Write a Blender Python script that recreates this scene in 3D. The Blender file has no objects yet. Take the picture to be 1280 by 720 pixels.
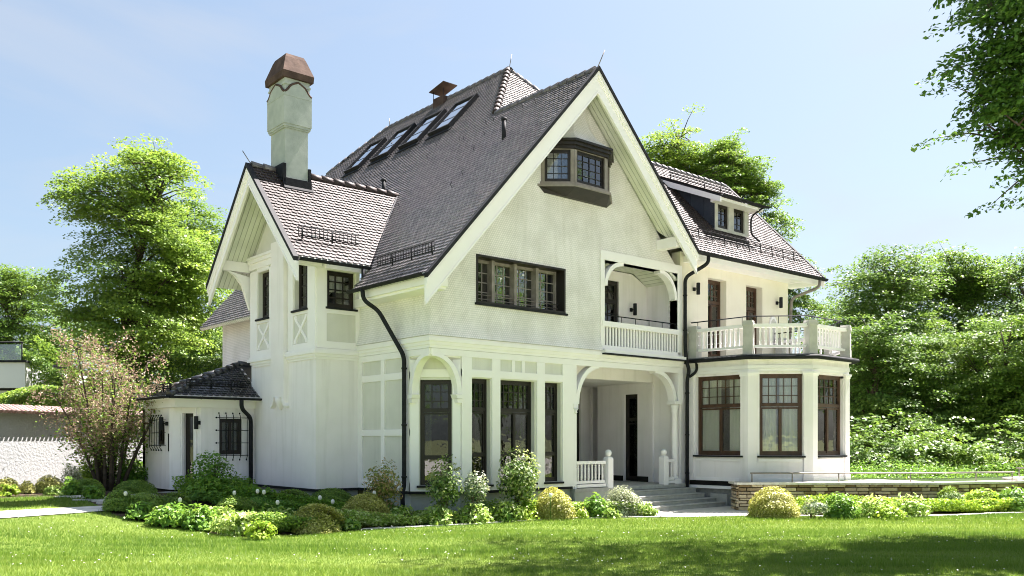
import bpy, bmesh, math, random
import numpy as np
from mathutils import Vector, Matrix

# ------------------------------------------------------------------ camera, light, exposure
scene = bpy.context.scene
HEAD = math.radians(49.58)
CAM = Vector((-11.575, -16.412, 1.85))
cam_d = bpy.data.cameras.new('camera')
cam = bpy.data.objects.new('camera', cam_d); scene.collection.objects.link(cam)
cam.location = CAM; cam.rotation_euler = (math.radians(90), 0, HEAD - math.radians(90))
cam_d.sensor_width = 36; cam_d.lens = 31.376; cam_d.shift_y = 190/1280
cam_d.clip_start = .1; cam_d.clip_end = 2000
scene.camera = cam

SUN_EL, SUN_AZ = math.radians(60), math.radians(-1.5)
world = bpy.data.worlds.new('World'); scene.world = world; world.use_nodes = True
wn = world.node_tree
sky = wn.nodes.new('ShaderNodeTexSky'); sky.sky_type = 'NISHITA'; sky.sun_disc = False
sky.sun_elevation = SUN_EL; sky.sun_rotation = math.radians(90) - SUN_AZ
sky.air_density = 1.0; sky.dust_density = 2.4; sky.ozone_density = 3.5
bg = wn.nodes['Background']; bg.inputs['Strength'].default_value = .065
gm = wn.nodes.new('ShaderNodeGamma'); gm.inputs['Gamma'].default_value = .66
wn.links.new(sky.outputs['Color'], gm.inputs['Color'])
wt = wn.nodes.new('ShaderNodeMix'); wt.data_type = 'RGBA'; wt.blend_type = 'MULTIPLY'; wt.inputs['Factor'].default_value = 1
wt.inputs['B'].default_value = (.94, .985, .995, 1); wn.links.new(gm.outputs['Color'], wt.inputs['A'])
# thin high wisps of cloud
wc = wn.nodes.new('ShaderNodeTexCoord'); wm = wn.nodes.new('ShaderNodeMapping'); wm.inputs['Scale'].default_value = (1.2, 2.6, 5); wm.inputs['Rotation'].default_value = (.2, .1, .9)
wn.links.new(wc.outputs['Generated'], wm.inputs[0]); wz = wn.nodes.new('ShaderNodeTexNoise'); wz.inputs['Scale'].default_value = 1.6; wz.inputs['Detail'].default_value = 9; wz.inputs['Distortion'].default_value = .6
wn.links.new(wm.outputs[0], wz.inputs['Vector']); wr = wn.nodes.new('ShaderNodeMapRange'); wr.inputs['From Min'].default_value = .48; wr.inputs['From Max'].default_value = .78; wr.inputs['To Max'].default_value = .6
wn.links.new(wz.outputs[0], wr.inputs['Value']); wx = wn.nodes.new('ShaderNodeMix'); wx.data_type = 'RGBA'; wx.inputs['B'].default_value = (2.2, 2.3, 2.5, 1)
wn.links.new(wr.outputs[0], wx.inputs['Factor']); wn.links.new(wt.outputs['Result'], wx.inputs['A']); wn.links.new(wx.outputs['Result'], bg.inputs['Color'])
sl = bpy.data.lights.new('sun', 'SUN'); sl.energy = 5; sl.angle = math.radians(.5); sl.color = (1, .925, .89)
so = bpy.data.objects.new('sun', sl); scene.collection.objects.link(so)
sdir = Vector((math.cos(SUN_EL)*math.cos(SUN_AZ), math.cos(SUN_EL)*math.sin(SUN_AZ), math.sin(SUN_EL)))
so.rotation_euler = sdir.to_track_quat('Z', 'Y').to_euler(); so.location = (30, 0, 50)
vs = scene.view_settings; vs.view_transform = 'Standard'; vs.look = 'None'; vs.gamma = 1; vs.exposure = 2.4
vs.use_curve_mapping = False
cy = scene.cycles
cy.filter_width = 1.0; cy.max_bounces = 8; cy.diffuse_bounces = 4; cy.transparent_max_bounces = 12; cy.glossy_bounces = 3

# ------------------------------------------------------------------ helpers
COL = scene.collection
def gh(y):          # the garden rises by half a metre from the front lawn to the annex
    t = max(0., min(1., (y-.5)/5.5)); return .5*t*t*(3-2*t)
WORG = {}
def lin(c): return tuple(((v/12.92) if v <= .04045 else ((v+.055)/1.055)**2.4) for v in c)
def tag(o, label=None, cat=None, group=None, kind=None):
    if label: o['label'] = label
    if cat: o['category'] = cat
    if group: o['group'] = group
    if kind: o['kind'] = kind
    return o
def thing(name, loc, label, cat, group=None):
    o = bpy.data.objects.new(name, None); COL.objects.link(o); o.location = loc
    o.empty_display_size = .3
    WORG[o.name] = Vector(loc); return tag(o, label, cat, group)

class Fr:
    """a vertical facade frame: origin, u along the wall, n out of the wall"""
    def __init__(s, ox, oy, ux, uy, nx, ny):
        L = math.hypot(ux, uy); s.o = Vector((ox, oy, 0)); s.u = Vector((ux/L, uy/L, 0)); s.n = Vector((nx, ny, 0)).normalized()
    def p(s, u, n, z): return s.o + s.u*u + s.n*n + Vector((0, 0, z))
WF = Fr(0, 0, 1, 0, 0, 1)       # plain world frame: u=x, n=y

class MB:
    def __init__(s): s.v = []; s.f = []; s.r = []; s.sm = []
    def add(s, vs, fs, r=0., smooth=False):
        b = len(s.v); s.v += [tuple(q) for q in vs]
        for f in fs: s.f.append(tuple(b+i for i in f)); s.r.append(r); s.sm.append(smooth)
        return s
    def fbox(s, fr, u0, u1, n0, n1, z0, z1, r=0.):
        P = [fr.p(u, n, z) for z in (z0, z1) for n in (n0, n1) for u in (u0, u1)]
        return s.add(P, [(0,1,3,2),(4,6,7,5),(0,4,5,1),(2,3,7,6),(0,2,6,4),(1,5,7,3)], r)
    def box(s, x0, x1, y0, y1, z0, z1, r=0.): return s.fbox(WF, x0, x1, y0, y1, z0, z1, r)
    def extr(s, pts, vec, r=0.):
        n = len(pts); pts = [Vector(p) for p in pts]; vec = Vector(vec)
        return s.add(pts + [p+vec for p in pts], [tuple(range(n))[::-1], tuple(range(n, 2*n))] +
                     [(i, (i+1) % n, n+(i+1) % n, n+i) for i in range(n)], r)
    def prism(s, fr, uz, n0, n1, r=0.): return s.extr([fr.p(u, n0, z) for u, z in uz], fr.n*(n1-n0), r)
    def plan(s, xy, z0, z1, r=0.): return s.extr([(x, y, z0) for x, y in xy], (0, 0, z1-z0), r)
    def tube(s, pts, r, seg=8, r2=None, smooth=True):
        pts = [Vector(p) for p in pts]; n = len(pts); rings = []
        up0 = None
        for i, p in enumerate(pts):
            d = (pts[min(i+1, n-1)] - pts[max(i-1, 0)]).normalized()
            a = up0 if up0 is not None else (Vector((0,0,1)) if abs(d.z) < .9 else Vector((1,0,0)))
            x = d.cross(a); 
            if x.length < 1e-4: x = d.cross(Vector((0,1,.1)))
            x.normalize(); y = x.cross(d).normalized(); up0 = y
            rr = r if r2 is None else r + (r2-r)*i/max(1, n-1)
            rings.append([p + (x*math.cos(t) + y*math.sin(t))*rr for t in [2*math.pi*k/seg for k in range(seg)]])
        V = [q for ring in rings for q in ring]; F = []
        for i in range(n-1):
            for k in range(seg):
                F.append((i*seg+k, i*seg+(k+1) % seg, (i+1)*seg+(k+1) % seg, (i+1)*seg+k))
        s.add(V, F, 0, smooth)
        b = len(s.v)-len(V)
        s.f += [tuple(b+k for k in range(seg))[::-1], tuple(b+(n-1)*seg+k for k in range(seg))]; s.r += [0, 0]; s.sm += [False, False]
        return s
    def lathe(s, c, prof, seg=12, smooth=True, rot=0.):
        c = Vector(c); V = []; F = []
        for r, z in prof:
            for k in range(seg):
                t = 2*math.pi*k/seg + rot; V.append(c + Vector((r*math.cos(t), r*math.sin(t), z)))
        m = len(prof)
        for i in range(m-1):
            for k in range(seg): F.append((i*seg+k, i*seg+(k+1) % seg, (i+1)*seg+(k+1) % seg, (i+1)*seg+k))
        F += [tuple(range(seg))[::-1], tuple((m-1)*seg+k for k in range(seg))]
        return s.add(V, F, 0, smooth)
    def ball(s, c, r, seg=10): 
        return s.lathe(c, [(max(.001, r*math.sin(a)), -r*math.cos(a)) for a in [math.pi*i/8 for i in range(9)]], seg)
    def build(s, name, m, parent=None, label=None, recalc=True, bevel=0):
        me = bpy.data.meshes.new(name)
        V = np.array(s.v, dtype=np.float64)
        c = (V.min(0)+V.max(0))/2; c[2] = V[:, 2].min()
        me.from_pydata([tuple(q) for q in (V-c)], [], s.f)
        if recalc:
            bm = bmesh.new(); bm.from_mesh(me); bmesh.ops.recalc_face_normals(bm, faces=bm.faces); bm.to_mesh(me); bm.free()
        if any(s.sm): me.polygons.foreach_set('use_smooth', s.sm)
        a = me.attributes.new('rnd', 'FLOAT', 'FACE'); a.data.foreach_set('value', s.r)
        me.materials.append(m)
        o = bpy.data.objects.new(name, me); COL.objects.link(o)
        W = Vector(c); WORG[o.name] = W
        if parent is not None: o.parent = parent; o.location = W - WORG[parent.name]
        else: o.location = W
        if label: o['label'] = label
        if bevel:
            b = o.modifiers.new('bevel', 'BEVEL'); b.width = bevel; b.segments = 2; b.limit_method = 'ANGLE'
        return o

def wall(mb, fr, u0, u1, z0, top, ops, t, extra_u=()):
    """wall slab between n=0 and n=-t with rectangular openings ops=[(u0,u1,z0,z1)], top constant or [(u,z)..]"""
    tops = top if isinstance(top, list) else [(u0, top), (u1, top)]
    def tz(u):
        for (a, za), (b, zb) in zip(tops, tops[1:]):
            if a-1e-6 <= u <= b+1e-6: return za + (zb-za)*(u-a)/(b-a) if b > a else za
        return tops[-1][1]
    us = sorted(set([u0, u1] + [q for o in ops for q in o[:2]] + [q for q, _ in tops if u0 < q < u1] + list(extra_u)))
    zb = sorted(set([z0] + [q for o in ops for q in o[2:]]))
    cols = []
    for a, b in zip(us, us[1:]):
        m = min(tz(a), tz(b)); zs = [z for z in zb if z < m-1e-4]; cells = []
        for i, z in enumerate(zs):
            last = i == len(zs)-1
            zt = (tz(a), tz(b)) if last else (zs[i+1],)*2
            cm = (z+min(zt))/2; cu = (a+b)/2
            hole = any(o[0] < cu < o[1] and o[2] < cm < o[3] for o in ops)
            cells.append((z, zt, not hole, last))
        cols.append((a, b, cells))
    def quad(P): mb.add(P, [(0, 1, 2, 3)])
    def solid_at(ci, z):
        if ci < 0 or ci >= len(cols): return False
        for z0_, zt, s, l in cols[ci][2]:
            if z0_ <= z <= max(zt): return s
        return False
    for ci, (a, b, cells) in enumerate(cols):
        for k, (z, zt, s, last) in enumerate(cells):
            if not s: continue
            for n in (0, -t): quad([fr.p(a, n, z), fr.p(b, n, z), fr.p(b, n, zt[1]), fr.p(a, n, zt[0])])
            zm = (z+min(zt))/2
            if not solid_at(ci-1, zm): quad([fr.p(a, 0, z), fr.p(a, -t, z), fr.p(a, -t, zt[0]), fr.p(a, 0, zt[0])])
            if not solid_at(ci+1, zm): quad([fr.p(b, 0, z), fr.p(b, -t, z), fr.p(b, -t, zt[1]), fr.p(b, 0, zt[1])])
            if k == 0 or not cells[k-1][2]: quad([fr.p(a, 0, z), fr.p(b, 0, z), fr.p(b, -t, z), fr.p(a, -t, z)])
            if last or not cells[k+1][2]: quad([fr.p(a, 0, zt[0]), fr.p(b, 0, zt[1]), fr.p(b, -t, zt[1]), fr.p(a, -t, zt[0])])
    return mb

# ------------------------------------------------------------------ materials
def base_mat(name, rough=.7, spec=.3):
    m = bpy.data.materials.new(name); m.use_nodes = True
    b = m.node_tree.nodes['Principled BSDF']; b.inputs['Roughness'].default_value = rough
    b.inputs['Specular IOR Level'].default_value = spec
    return m, m.node_tree, b
def pm(name, c1, c2=None, scale=3., rough=.7, spec=.3, bump=0., bscale=60., metal=0., attr=False, detail=6, stretch=None, dist=.01):
    m, nt, b = base_mat(name, rough, spec); N = nt.nodes; L = nt.links
    b.inputs['Metallic'].default_value = metal
    tc = N.new('ShaderNodeTexCoord'); mp = N.new('ShaderNodeMapping'); L.new(tc.outputs['Object'], mp.inputs[0])
    if stretch: mp.inputs['Scale'].default_value = stretch
    if c2 is None: b.inputs['Base Color'].default_value = (*c1, 1)
    else:
        no = N.new('ShaderNodeTexNoise'); no.inputs['Scale'].default_value = scale; no.inputs['Detail'].default_value = detail
        L.new(mp.outputs[0], no.inputs['Vector'])
        rp = N.new('ShaderNodeValToRGB'); rp.color_ramp.elements[0].position = .32; rp.color_ramp.elements[1].position = .68
        rp.color_ramp.elements[0].color = (*c1, 1); rp.color_ramp.elements[1].color = (*c2, 1)
        if attr:
            at = N.new('ShaderNodeAttribute'); at.attribute_name = 'rnd'
            mx = N.new('ShaderNodeMath'); mx.operation = 'MULTIPLY_ADD'; mx.inputs[1].default_value = .35
            L.new(no.outputs[0], mx.inputs[0])
            ad = N.new('ShaderNodeMath'); ad.operation = 'MULTIPLY'; ad.inputs[1].default_value = .65
            L.new(at.outputs['Fac'], ad.inputs[0]); L.new(ad.outputs[0], mx.inputs[2]); L.new(mx.outputs[0], rp.inputs[0])
        else: L.new(no.outputs[0], rp.inputs[0])
        L.new(rp.outputs[0], b.inputs['Base Color'])
    if bump:
        n2 = N.new('ShaderNodeTexNoise'); n2.inputs['Scale'].default_value = bscale; n2.inputs['Detail'].default_value = 5
        L.new(mp.outputs[0], n2.inputs['Vector'])
        bp = N.new('ShaderNodeBump'); bp.inputs['Strength'].default_value = bump; bp.inputs['Distance'].default_value = dist
        L.new(n2.outputs[0], bp.inputs['Height']); L.new(bp.outputs[0], b.inputs['Normal'])
    return m
def grid_mat(name, c1, c2, bw, bh, mortar, strength, rough=.7, offset=.5, axes='xy', cm=None):
    """brick-pattern bump (shingles, planks): u runs along the wall, v is height"""
    m, nt, b = base_mat(name, rough, .25); N = nt.nodes; L = nt.links
    tc = N.new('ShaderNodeNewGeometry'); sp = N.new('ShaderNodeSeparateXYZ'); L.new(tc.outputs['Position'], sp.inputs[0])
    ad = N.new('ShaderNodeMath'); ad.operation = 'SUBTRACT'; L.new(sp.outputs[0], ad.inputs[0]); L.new(sp.outputs[1], ad.inputs[1])
    cb = N.new('ShaderNodeCombineXYZ')
    if axes == 'x': L.new(sp.outputs[0], cb.inputs[1]); L.new(sp.outputs[1], cb.inputs[0])
    elif axes == 'y': L.new(sp.outputs[1], cb.inputs[1]); L.new(sp.outputs[0], cb.inputs[0])
    else: L.new(ad.outputs[0], cb.inputs[0]); L.new(sp.outputs[2], cb.inputs[1])
    br = N.new('ShaderNodeTexBrick'); br.offset = offset
    br.inputs['Scale'].default_value = 1; br.inputs['Brick Width'].default_value = bw; br.inputs['Row Height'].default_value = bh
    br.inputs['Mortar Size'].default_value = mortar; br.inputs['Mortar Smooth'].default_value = .6
    br.inputs['Color1'].default_value = (*c1, 1); br.inputs['Color2'].default_value = (*c2, 1); br.inputs['Mortar'].default_value = (*(cm or [v*.8 for v in c1]), 1)
    L.new(cb.outputs[0], br.inputs['Vector'])
    no = N.new('ShaderNodeTexNoise'); no.inputs['Scale'].default_value = 1.3; no.inputs['Detail'].default_value = 8
    L.new(tc.outputs['Position'], no.inputs['Vector'])
    rp = N.new('ShaderNodeValToRGB'); rp.color_ramp.elements[0].color = (.86, .86, .84, 1); rp.color_ramp.elements[1].color = (1, 1, 1, 1)
    rp.color_ramp.elements[0].position = .35; rp.color_ramp.elements[1].position = .6; L.new(no.outputs[0], rp.inputs[0])
    mx = N.new('ShaderNodeMix'); mx.data_type = 'RGBA'; mx.blend_type = 'MULTIPLY'; mx.inputs['Factor'].default_value = 1
    L.new(br.outputs['Color'], mx.inputs['A']); L.new(rp.outputs[0], mx.inputs['B']); L.new(mx.outputs['Result'], b.inputs['Base Color'])
    iv = N.new('ShaderNodeMath'); iv.operation = 'SUBTRACT'; iv.inputs[0].default_value = 1; L.new(br.outputs['Fac'], iv.inputs[1])
    bp = N.new('ShaderNodeBump'); bp.inputs['Strength'].default_value = strength; bp.inputs['Distance'].default_value = .012
    L.new(iv.outputs[0], bp.inputs['Height']); L.new(bp.outputs[0], b.inputs['Normal'])
    return m
def leaf_mat(name, dark, mid, light, trans=.45, rough=.45, tint=(1.0, 1.0, .55)):
    m = bpy.data.materials.new(name); m.use_nodes = True; nt = m.node_tree; N = nt.nodes; L = nt.links; N.clear()
    at = N.new('ShaderNodeAttribute'); at.attribute_name = 'rnd'
    rp = N.new('ShaderNodeValToRGB'); e = rp.color_ramp.elements
    e[0].color = (*dark, 1); e[1].color = (*light, 1); q = e.new(.5); q.color = (*mid, 1)
    L.new(at.outputs['Fac'], rp.inputs[0])
    pb = N.new('ShaderNodeBsdfPrincipled'); pb.inputs['Roughness'].default_value = rough; pb.inputs['Specular IOR Level'].default_value = .35
    L.new(rp.outputs[0], pb.inputs['Base Color'])
    mu = N.new('ShaderNodeMix'); mu.data_type = 'RGBA'; mu.blend_type = 'MULTIPLY'; mu.inputs['Factor'].default_value = 1
    mu.inputs['B'].default_value = (*[min(1, t*1.0) for t in tint], 1)
    br = N.new('ShaderNodeBrightContrast'); br.inputs['Bright'].default_value = .04
    L.new(rp.outputs[0], br.inputs[0]); L.new(br.outputs[0], mu.inputs['A'])
    tr = N.new('ShaderNodeBsdfTranslucent'); L.new(mu.outputs['Result'], tr.inputs['Color'])
    ms = N.new('ShaderNodeMixShader'); ms.inputs[0].default_value = trans
    L.new(pb.outputs[0], ms.inputs[1]); L.new(tr.outputs[0], ms.inputs[2])
    out = N.new('ShaderNodeOutputMaterial'); L.new(ms.outputs[0], out.inputs[0])
    return m
def glass_mat(name, tint=(.8, .85, .83), refl=.25):
    m = bpy.data.materials.new(name); m.use_nodes = True; nt = m.node_tree; N = nt.nodes; L = nt.links; N.clear()
    t = N.new('ShaderNodeBsdfTransparent'); t.inputs[0].default_value = (*tint, 1)
    g = N.new('ShaderNodeBsdfGlossy'); g.inputs['Roughness'].default_value = .015
    tc = N.new('ShaderNodeTexCoord'); no = N.new('ShaderNodeTexNoise'); no.inputs['Scale'].default_value = 3.5; L.new(tc.outputs['Object'], no.inputs['Vector'])
    bp = N.new('ShaderNodeBump'); bp.inputs['Strength'].default_value = .12; bp.inputs['Distance'].default_value = .02
    L.new(no.outputs[0], bp.inputs['Height']); L.new(bp.outputs[0], g.inputs['Normal'])
    lw = N.new('ShaderNodeFresnel'); lw.inputs['IOR'].default_value = 1.5
    mm = N.new('ShaderNodeMath'); mm.operation = 'ADD'; mm.inputs[1].default_value = refl; mm.use_clamp = True
    L.new(lw.outputs[0], mm.inputs[0])
    s = N.new('ShaderNodeMixShader'); L.new(mm.outputs[0], s.inputs[0]); L.new(t.outputs[0], s.inputs[1]); L.new(g.outputs[0], s.inputs[2])
    out = N.new('ShaderNodeOutputMaterial'); L.new(s.outputs[0], out.inputs[0])
    return m

def dirt(m, amt=.12, z0=.0, z1=1.1):
    """faint run marks down the wall and splash dirt above the ground"""
    nt = m.node_tree; N = nt.nodes; L = nt.links; b = N['Principled BSDF']; src = b.inputs['Base Color'].links[0].from_socket
    g = N.new('ShaderNodeNewGeometry'); mp = N.new('ShaderNodeMapping'); mp.inputs['Scale'].default_value = (5, 5, .35); L.new(g.outputs['Position'], mp.inputs[0])
    n = N.new('ShaderNodeTexNoise'); n.inputs['Scale'].default_value = 1; n.inputs['Detail'].default_value = 7; L.new(mp.outputs[0], n.inputs['Vector'])
    r = N.new('ShaderNodeMapRange'); r.inputs['From Min'].default_value = .52; r.inputs['From Max'].default_value = .75; r.inputs['To Max'].default_value = amt; L.new(n.outputs[0], r.inputs['Value'])
    s = N.new('ShaderNodeSeparateXYZ'); L.new(g.outputs['Position'], s.inputs[0])
    n2 = N.new('ShaderNodeTexNoise'); n2.inputs['Scale'].default_value = 2.5; n2.inputs['Detail'].default_value = 6; L.new(g.outputs['Position'], n2.inputs['Vector'])
    r2 = N.new('ShaderNodeMapRange'); r2.inputs['From Min'].default_value = z1; r2.inputs['From Max'].default_value = z0+.4; r2.inputs['To Max'].default_value = 1; L.new(s.outputs[2], r2.inputs['Value'])
    m2 = N.new('ShaderNodeMath'); m2.operation = 'MULTIPLY'; L.new(r2.outputs[0], m2.inputs[0]); L.new(n2.outputs[0], m2.inputs[1])
    m3 = N.new('ShaderNodeMath'); m3.operation = 'MULTIPLY_ADD'; m3.inputs[1].default_value = .35; L.new(m2.outputs[0], m3.inputs[0]); L.new(r.outputs[0], m3.inputs[2]); m3.use_clamp = True
    x = N.new('ShaderNodeMix'); x.data_type = 'RGBA'; x.inputs['B'].default_value = (.42, .40, .34, 1); L.new(m3.outputs[0], x.inputs['Factor']); L.new(src, x.inputs['A']); L.new(x.outputs['Result'], b.inputs['Base Color'])
    return m
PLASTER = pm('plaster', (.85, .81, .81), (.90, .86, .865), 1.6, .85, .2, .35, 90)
PLASTER2 = pm('cream_plaster', (.76, .71, .58), (.80, .76, .64), 1.6, .85, .2, .3, 90)
GREYPL = pm('grey_roughcast', (.55, .53, .50), (.64, .62, .59), 4, .9, .2, .8, 60)
SHING = grid_mat('white_shingles', (.85, .815, .815), (.90, .865, .87), .062, .05, .009, .35, cm=(.70, .68, .68))
TRIM = pm('white_paint', (.88, .85, .85), (.91, .885, .89), 2.2, .5, .35, .06, 30)
GTRIM = pm('grey_beige_stone', (.44, .435, .40), (.54, .53, .49), 5, .8, .2, .25, 60)
PLANK = grid_mat('soffit_boards', (.76, .77, .70), (.80, .81, .74), 50, .13, .012, .8, .6, axes='x', cm=(.45, .46, .40))
PLANKX = grid_mat('soffit_boards_x', (.76, .77, .70), (.80, .81, .74), 50, .13, .012, .8, .6, axes='y', cm=(.45, .46, .40))
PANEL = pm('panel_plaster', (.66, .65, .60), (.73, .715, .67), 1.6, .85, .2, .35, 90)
CHIMG = pm('chimney_render', (.33, .37, .33), (.42, .46, .41), 4, .85, .2, .3, 50)
PLINTH = pm('plinth_render', (.36, .40, .36), (.46, .49, .45), 3, .9, .2, .4, 50)
CONC = pm('concrete', (.34, .34, .33), (.46, .46, .44), 7, .9, .2, .4, 80)
CONCD = pm('dark_concrete', (.20, .20, .195), (.30, .30, .29), 9, .9, .2, .5, 60)
TILE = pm('clay_tiles', (.098, .093, .10), (.165, .15, .152), 1.2, .42, .5, .25, 40, attr=True)
TILE_SUN = pm('sunlit_clay_tiles', (.032, .024, .023), (.058, .042, .040), 1.2, .62, .35, .25, 40, attr=True)  # sunlit-slope copy of the clay tiles, tone set darker and warmer for the light
TILEB = pm('black_glazed_tiles', (.02, .02, .024), (.055, .055, .062), 1.2, .28, .6, .2, 40, attr=True)
TILEP = pm('pink_coping_tiles', (.24, .155, .14), (.34, .24, .22), 1.2, .7, .3, .3, 40, attr=True)
METAL = pm('dark_metal', (.012, .013, .015), (.022, .023, .026), 8, .7, .18, .1, 30)
ZINC = pm('dark_zinc', (.045, .055, .075), (.075, .09, .115), 2, .45, .5, .2, 8, metal=.5)
STEEL = pm('handrail_steel', (.16, .14, .12), (.25, .22, .19), 6, .45, .5, .1, 30, metal=.3)
COPPER = pm('weathered_copper', (.062, .042, .034), (.115, .078, .062), 3, .85, .08, .4, 6, metal=0, dist=.03)
BROWN = pm('brown_timber', (.045, .022, .012), (.09, .046, .027), 5, .45, .4, .25, 30, stretch=(1, 1, .15))
DARKW = pm('dark_timber', (.010, .008, .007), (.022, .016, .013), 5, .45, .4, .2, 30, stretch=(1, 1, .15))
GREYW = pm('grey_timber', (.19, .165, .15), (.30, .27, .25), 5, .6, .3, .3, 30)
GLASS = glass_mat('window_glass', (.95, .97, .96), .12)
GLASSD = glass_mat('dark_window_glass', (.45, .48, .47), .05)
GLASSK = glass_mat('skylight_glass', (.25, .3, .33), .97)
CURT = pm('curtain_cloth', (.86, .84, .77), (.92, .90, .84), 1, .9, .1)
VOID = pm('shade_and_band_black', (.012, .012, .012), (.03, .028, .025), 2, .9, .1)  # near black: shade of unlit rooms painted in, also the black bands
BARK = pm('bark', (.10, .075, .055), (.22, .175, .14), 9, .9, .2, .9, 14, dist=.05)
BARKD = pm('dark_bark', (.05, .037, .028), (.10, .08, .06), 9, .9, .2, .7, 14, dist=.04)
SOIL = pm('soil', (.06, .042, .03), (.12, .09, .065), 6, 1, .1, .8, 20, dist=.04)
PAVE = pm('paving', (.50, .48, .45), (.64, .62, .58), 5, .85, .2, .4, 40)
STONE = pm('quarry_stone', (.22, .16, .09), (.56, .47, .33), 6, .9, .2, .8, 18, attr=True, dist=.03)
EDGE = pm('edging_stone', (.55, .52, .47), (.74, .71, .66), 6, .85, .2, .5, 20)
LAWN = pm('lawn_base', (.10, .145, .028), (.15, .20, .04), .9, .95, .1, .6, 60, dist=.03)
FIELD = pm('meadow', (.10, .12, .06), (.16, .17, .09), .5, .95, .1)
SHGR = pm('shade_toned_ground', (.02, .04, .012), (.04, .065, .016), 2, .95, .1, .5, 30)  # dark green with the terrace shade put into the colour
BOUNCE = pm('pale_bounce_ground', (.44, .42, .40), (.58, .56, .53), 8, .95, .1, .5, 60)  # pale colour for the unseen sheet that throws light on the facade
IRON = METAL
for _m, _a in ((PLASTER, .2), (PANEL, .2), (CHIMG, .3), (PLASTER2, .14), (GTRIM, .3), (SHING, .2), (PLINTH, .35), (CONC, .3)): dirt(_m, _a)
WHITEP = pm('tulip_petals', (.75, .74, .66), (.85, .82, .78), 9, .5)
GRASSM = leaf_mat('grass_blades', (.064, .148, .012), (.118, .22, .016), (.24, .31, .065), .40, .5)
DAISY = pm('daisy_white', (.80, .80, .78), (.86, .86, .84), 5, .6)

# ------------------------------------------------------------------ shared builders
def window(fr, u0, u1, z0, z1, rec, parent, mf, rows, glass=None, sill=None, curtain=None, fw=.06, name='window', room=.7, sillm=None, label=None, bars=.02):
    """rows: [(f0,f1,ncol,gx,gy)] from bottom (fractions of height)"""
    m = MB(); d0, d1 = -rec-.07, -rec
    m.fbox(fr, u0, u1, d0, d1, z0, z0+fw); m.fbox(fr, u0, u1, d0, d1, z1-fw, z1)
    m.fbox(fr, u0, u0+fw, d0, d1, z0+fw, z1-fw); m.fbox(fr, u1-fw, u1, d0, d1, z0+fw, z1-fw)
    g = MB(); H = z1-z0-2*fw; nb = 0
    for i, (f0, f1, nc, gx, gy) in enumerate(rows):
        a, b = z0+fw+f0*H, z0+fw+f1*H
        if i: m.fbox(fr, u0+fw, u1-fw, d0-.003, d1+.012, a-fw*.6, a+fw*.6)
        W = (u1-u0-2*fw)/nc
        for c in range(nc):
            ua, ub = u0+fw+c*W, u0+fw+(c+1)*W
            if c: m.fbox(fr, ua-fw*.55, ua+fw*.55, d0+.003, d1+.006, a+.001, b-.001)
            s = .035   # sash border
            m.fbox(fr, ua, ub, d0+.01, d1-.01, a, a+s+.02); m.fbox(fr, ua, ub, d0+.01, d1-.01, b-s-.01, b)
            m.fbox(fr, ua, ua+s, d0+.012, d1-.012, a+s, b-s); m.fbox(fr, ub-s, ub, d0+.012, d1-.012, a+s, b-s)
            for k in range(1, gx): q = ua+(ub-ua)*k/gx; g.fbox(fr, q-bars/2, q+bars/2, d0+.022, d1-.02, a+s, b-s); nb += 1
            for k in range(1, gy): q = a+(b-a)*k/gy; g.fbox(fr, ua+s, ub-s, d0+.024, d1-.022, q-bars/2, q+bars/2); nb += 1
    w = m.build(name, mf, parent, label)
    if nb: g.build('glazing_bars', mf, w)
    p = MB(); p.fbox(fr, u0+fw, u1-fw, -rec-.042, -rec-.038, z0+fw, z1-fw); p.build('pane', glass or GLASSD, w)
    if sill: s = MB(); s.fbox(fr, u0-.06, u1+.06, -rec-.01, sill, z0-.05, z0-.002); s.build('sill', sillm or mf, w)
    if curtain:
        c = MB(); n = 60
        for (a, b, za, zb) in curtain:
            A = u0+fw+(u1-u0-2*fw)*a; B = u0+fw+(u1-u0-2*fw)*b; k = max(24, int((B-A)*90)); V = []; F = []
            for i in range(k+1):
                u = A+(B-A)*i/k; nn = -rec-.13+.034*math.sin(u*2*math.pi/.11+.8*math.sin(u*9))+.010*math.sin(u*23+1)
                V += [fr.p(u, nn, z0+(z1-z0)*za), fr.p(u, nn, z0+(z1-z0)*zb)]
            F = [(2*i, 2*i+2, 2*i+3, 2*i+1) for i in range(k)]; c.add(V, F, 0, True)
        c.build('curtain', CURT, w, recalc=False)
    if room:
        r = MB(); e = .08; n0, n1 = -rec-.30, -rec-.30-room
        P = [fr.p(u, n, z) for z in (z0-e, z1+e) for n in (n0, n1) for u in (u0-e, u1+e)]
        r.add(P, [(0,1,3,2),(4,6,7,5),(2,3,7,6),(0,2,6,4),(1,5,7,3)]); r.build('room_shade_box', VOID, w)  # added backing box, the room's darkness is put into its colour
    return w

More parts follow.
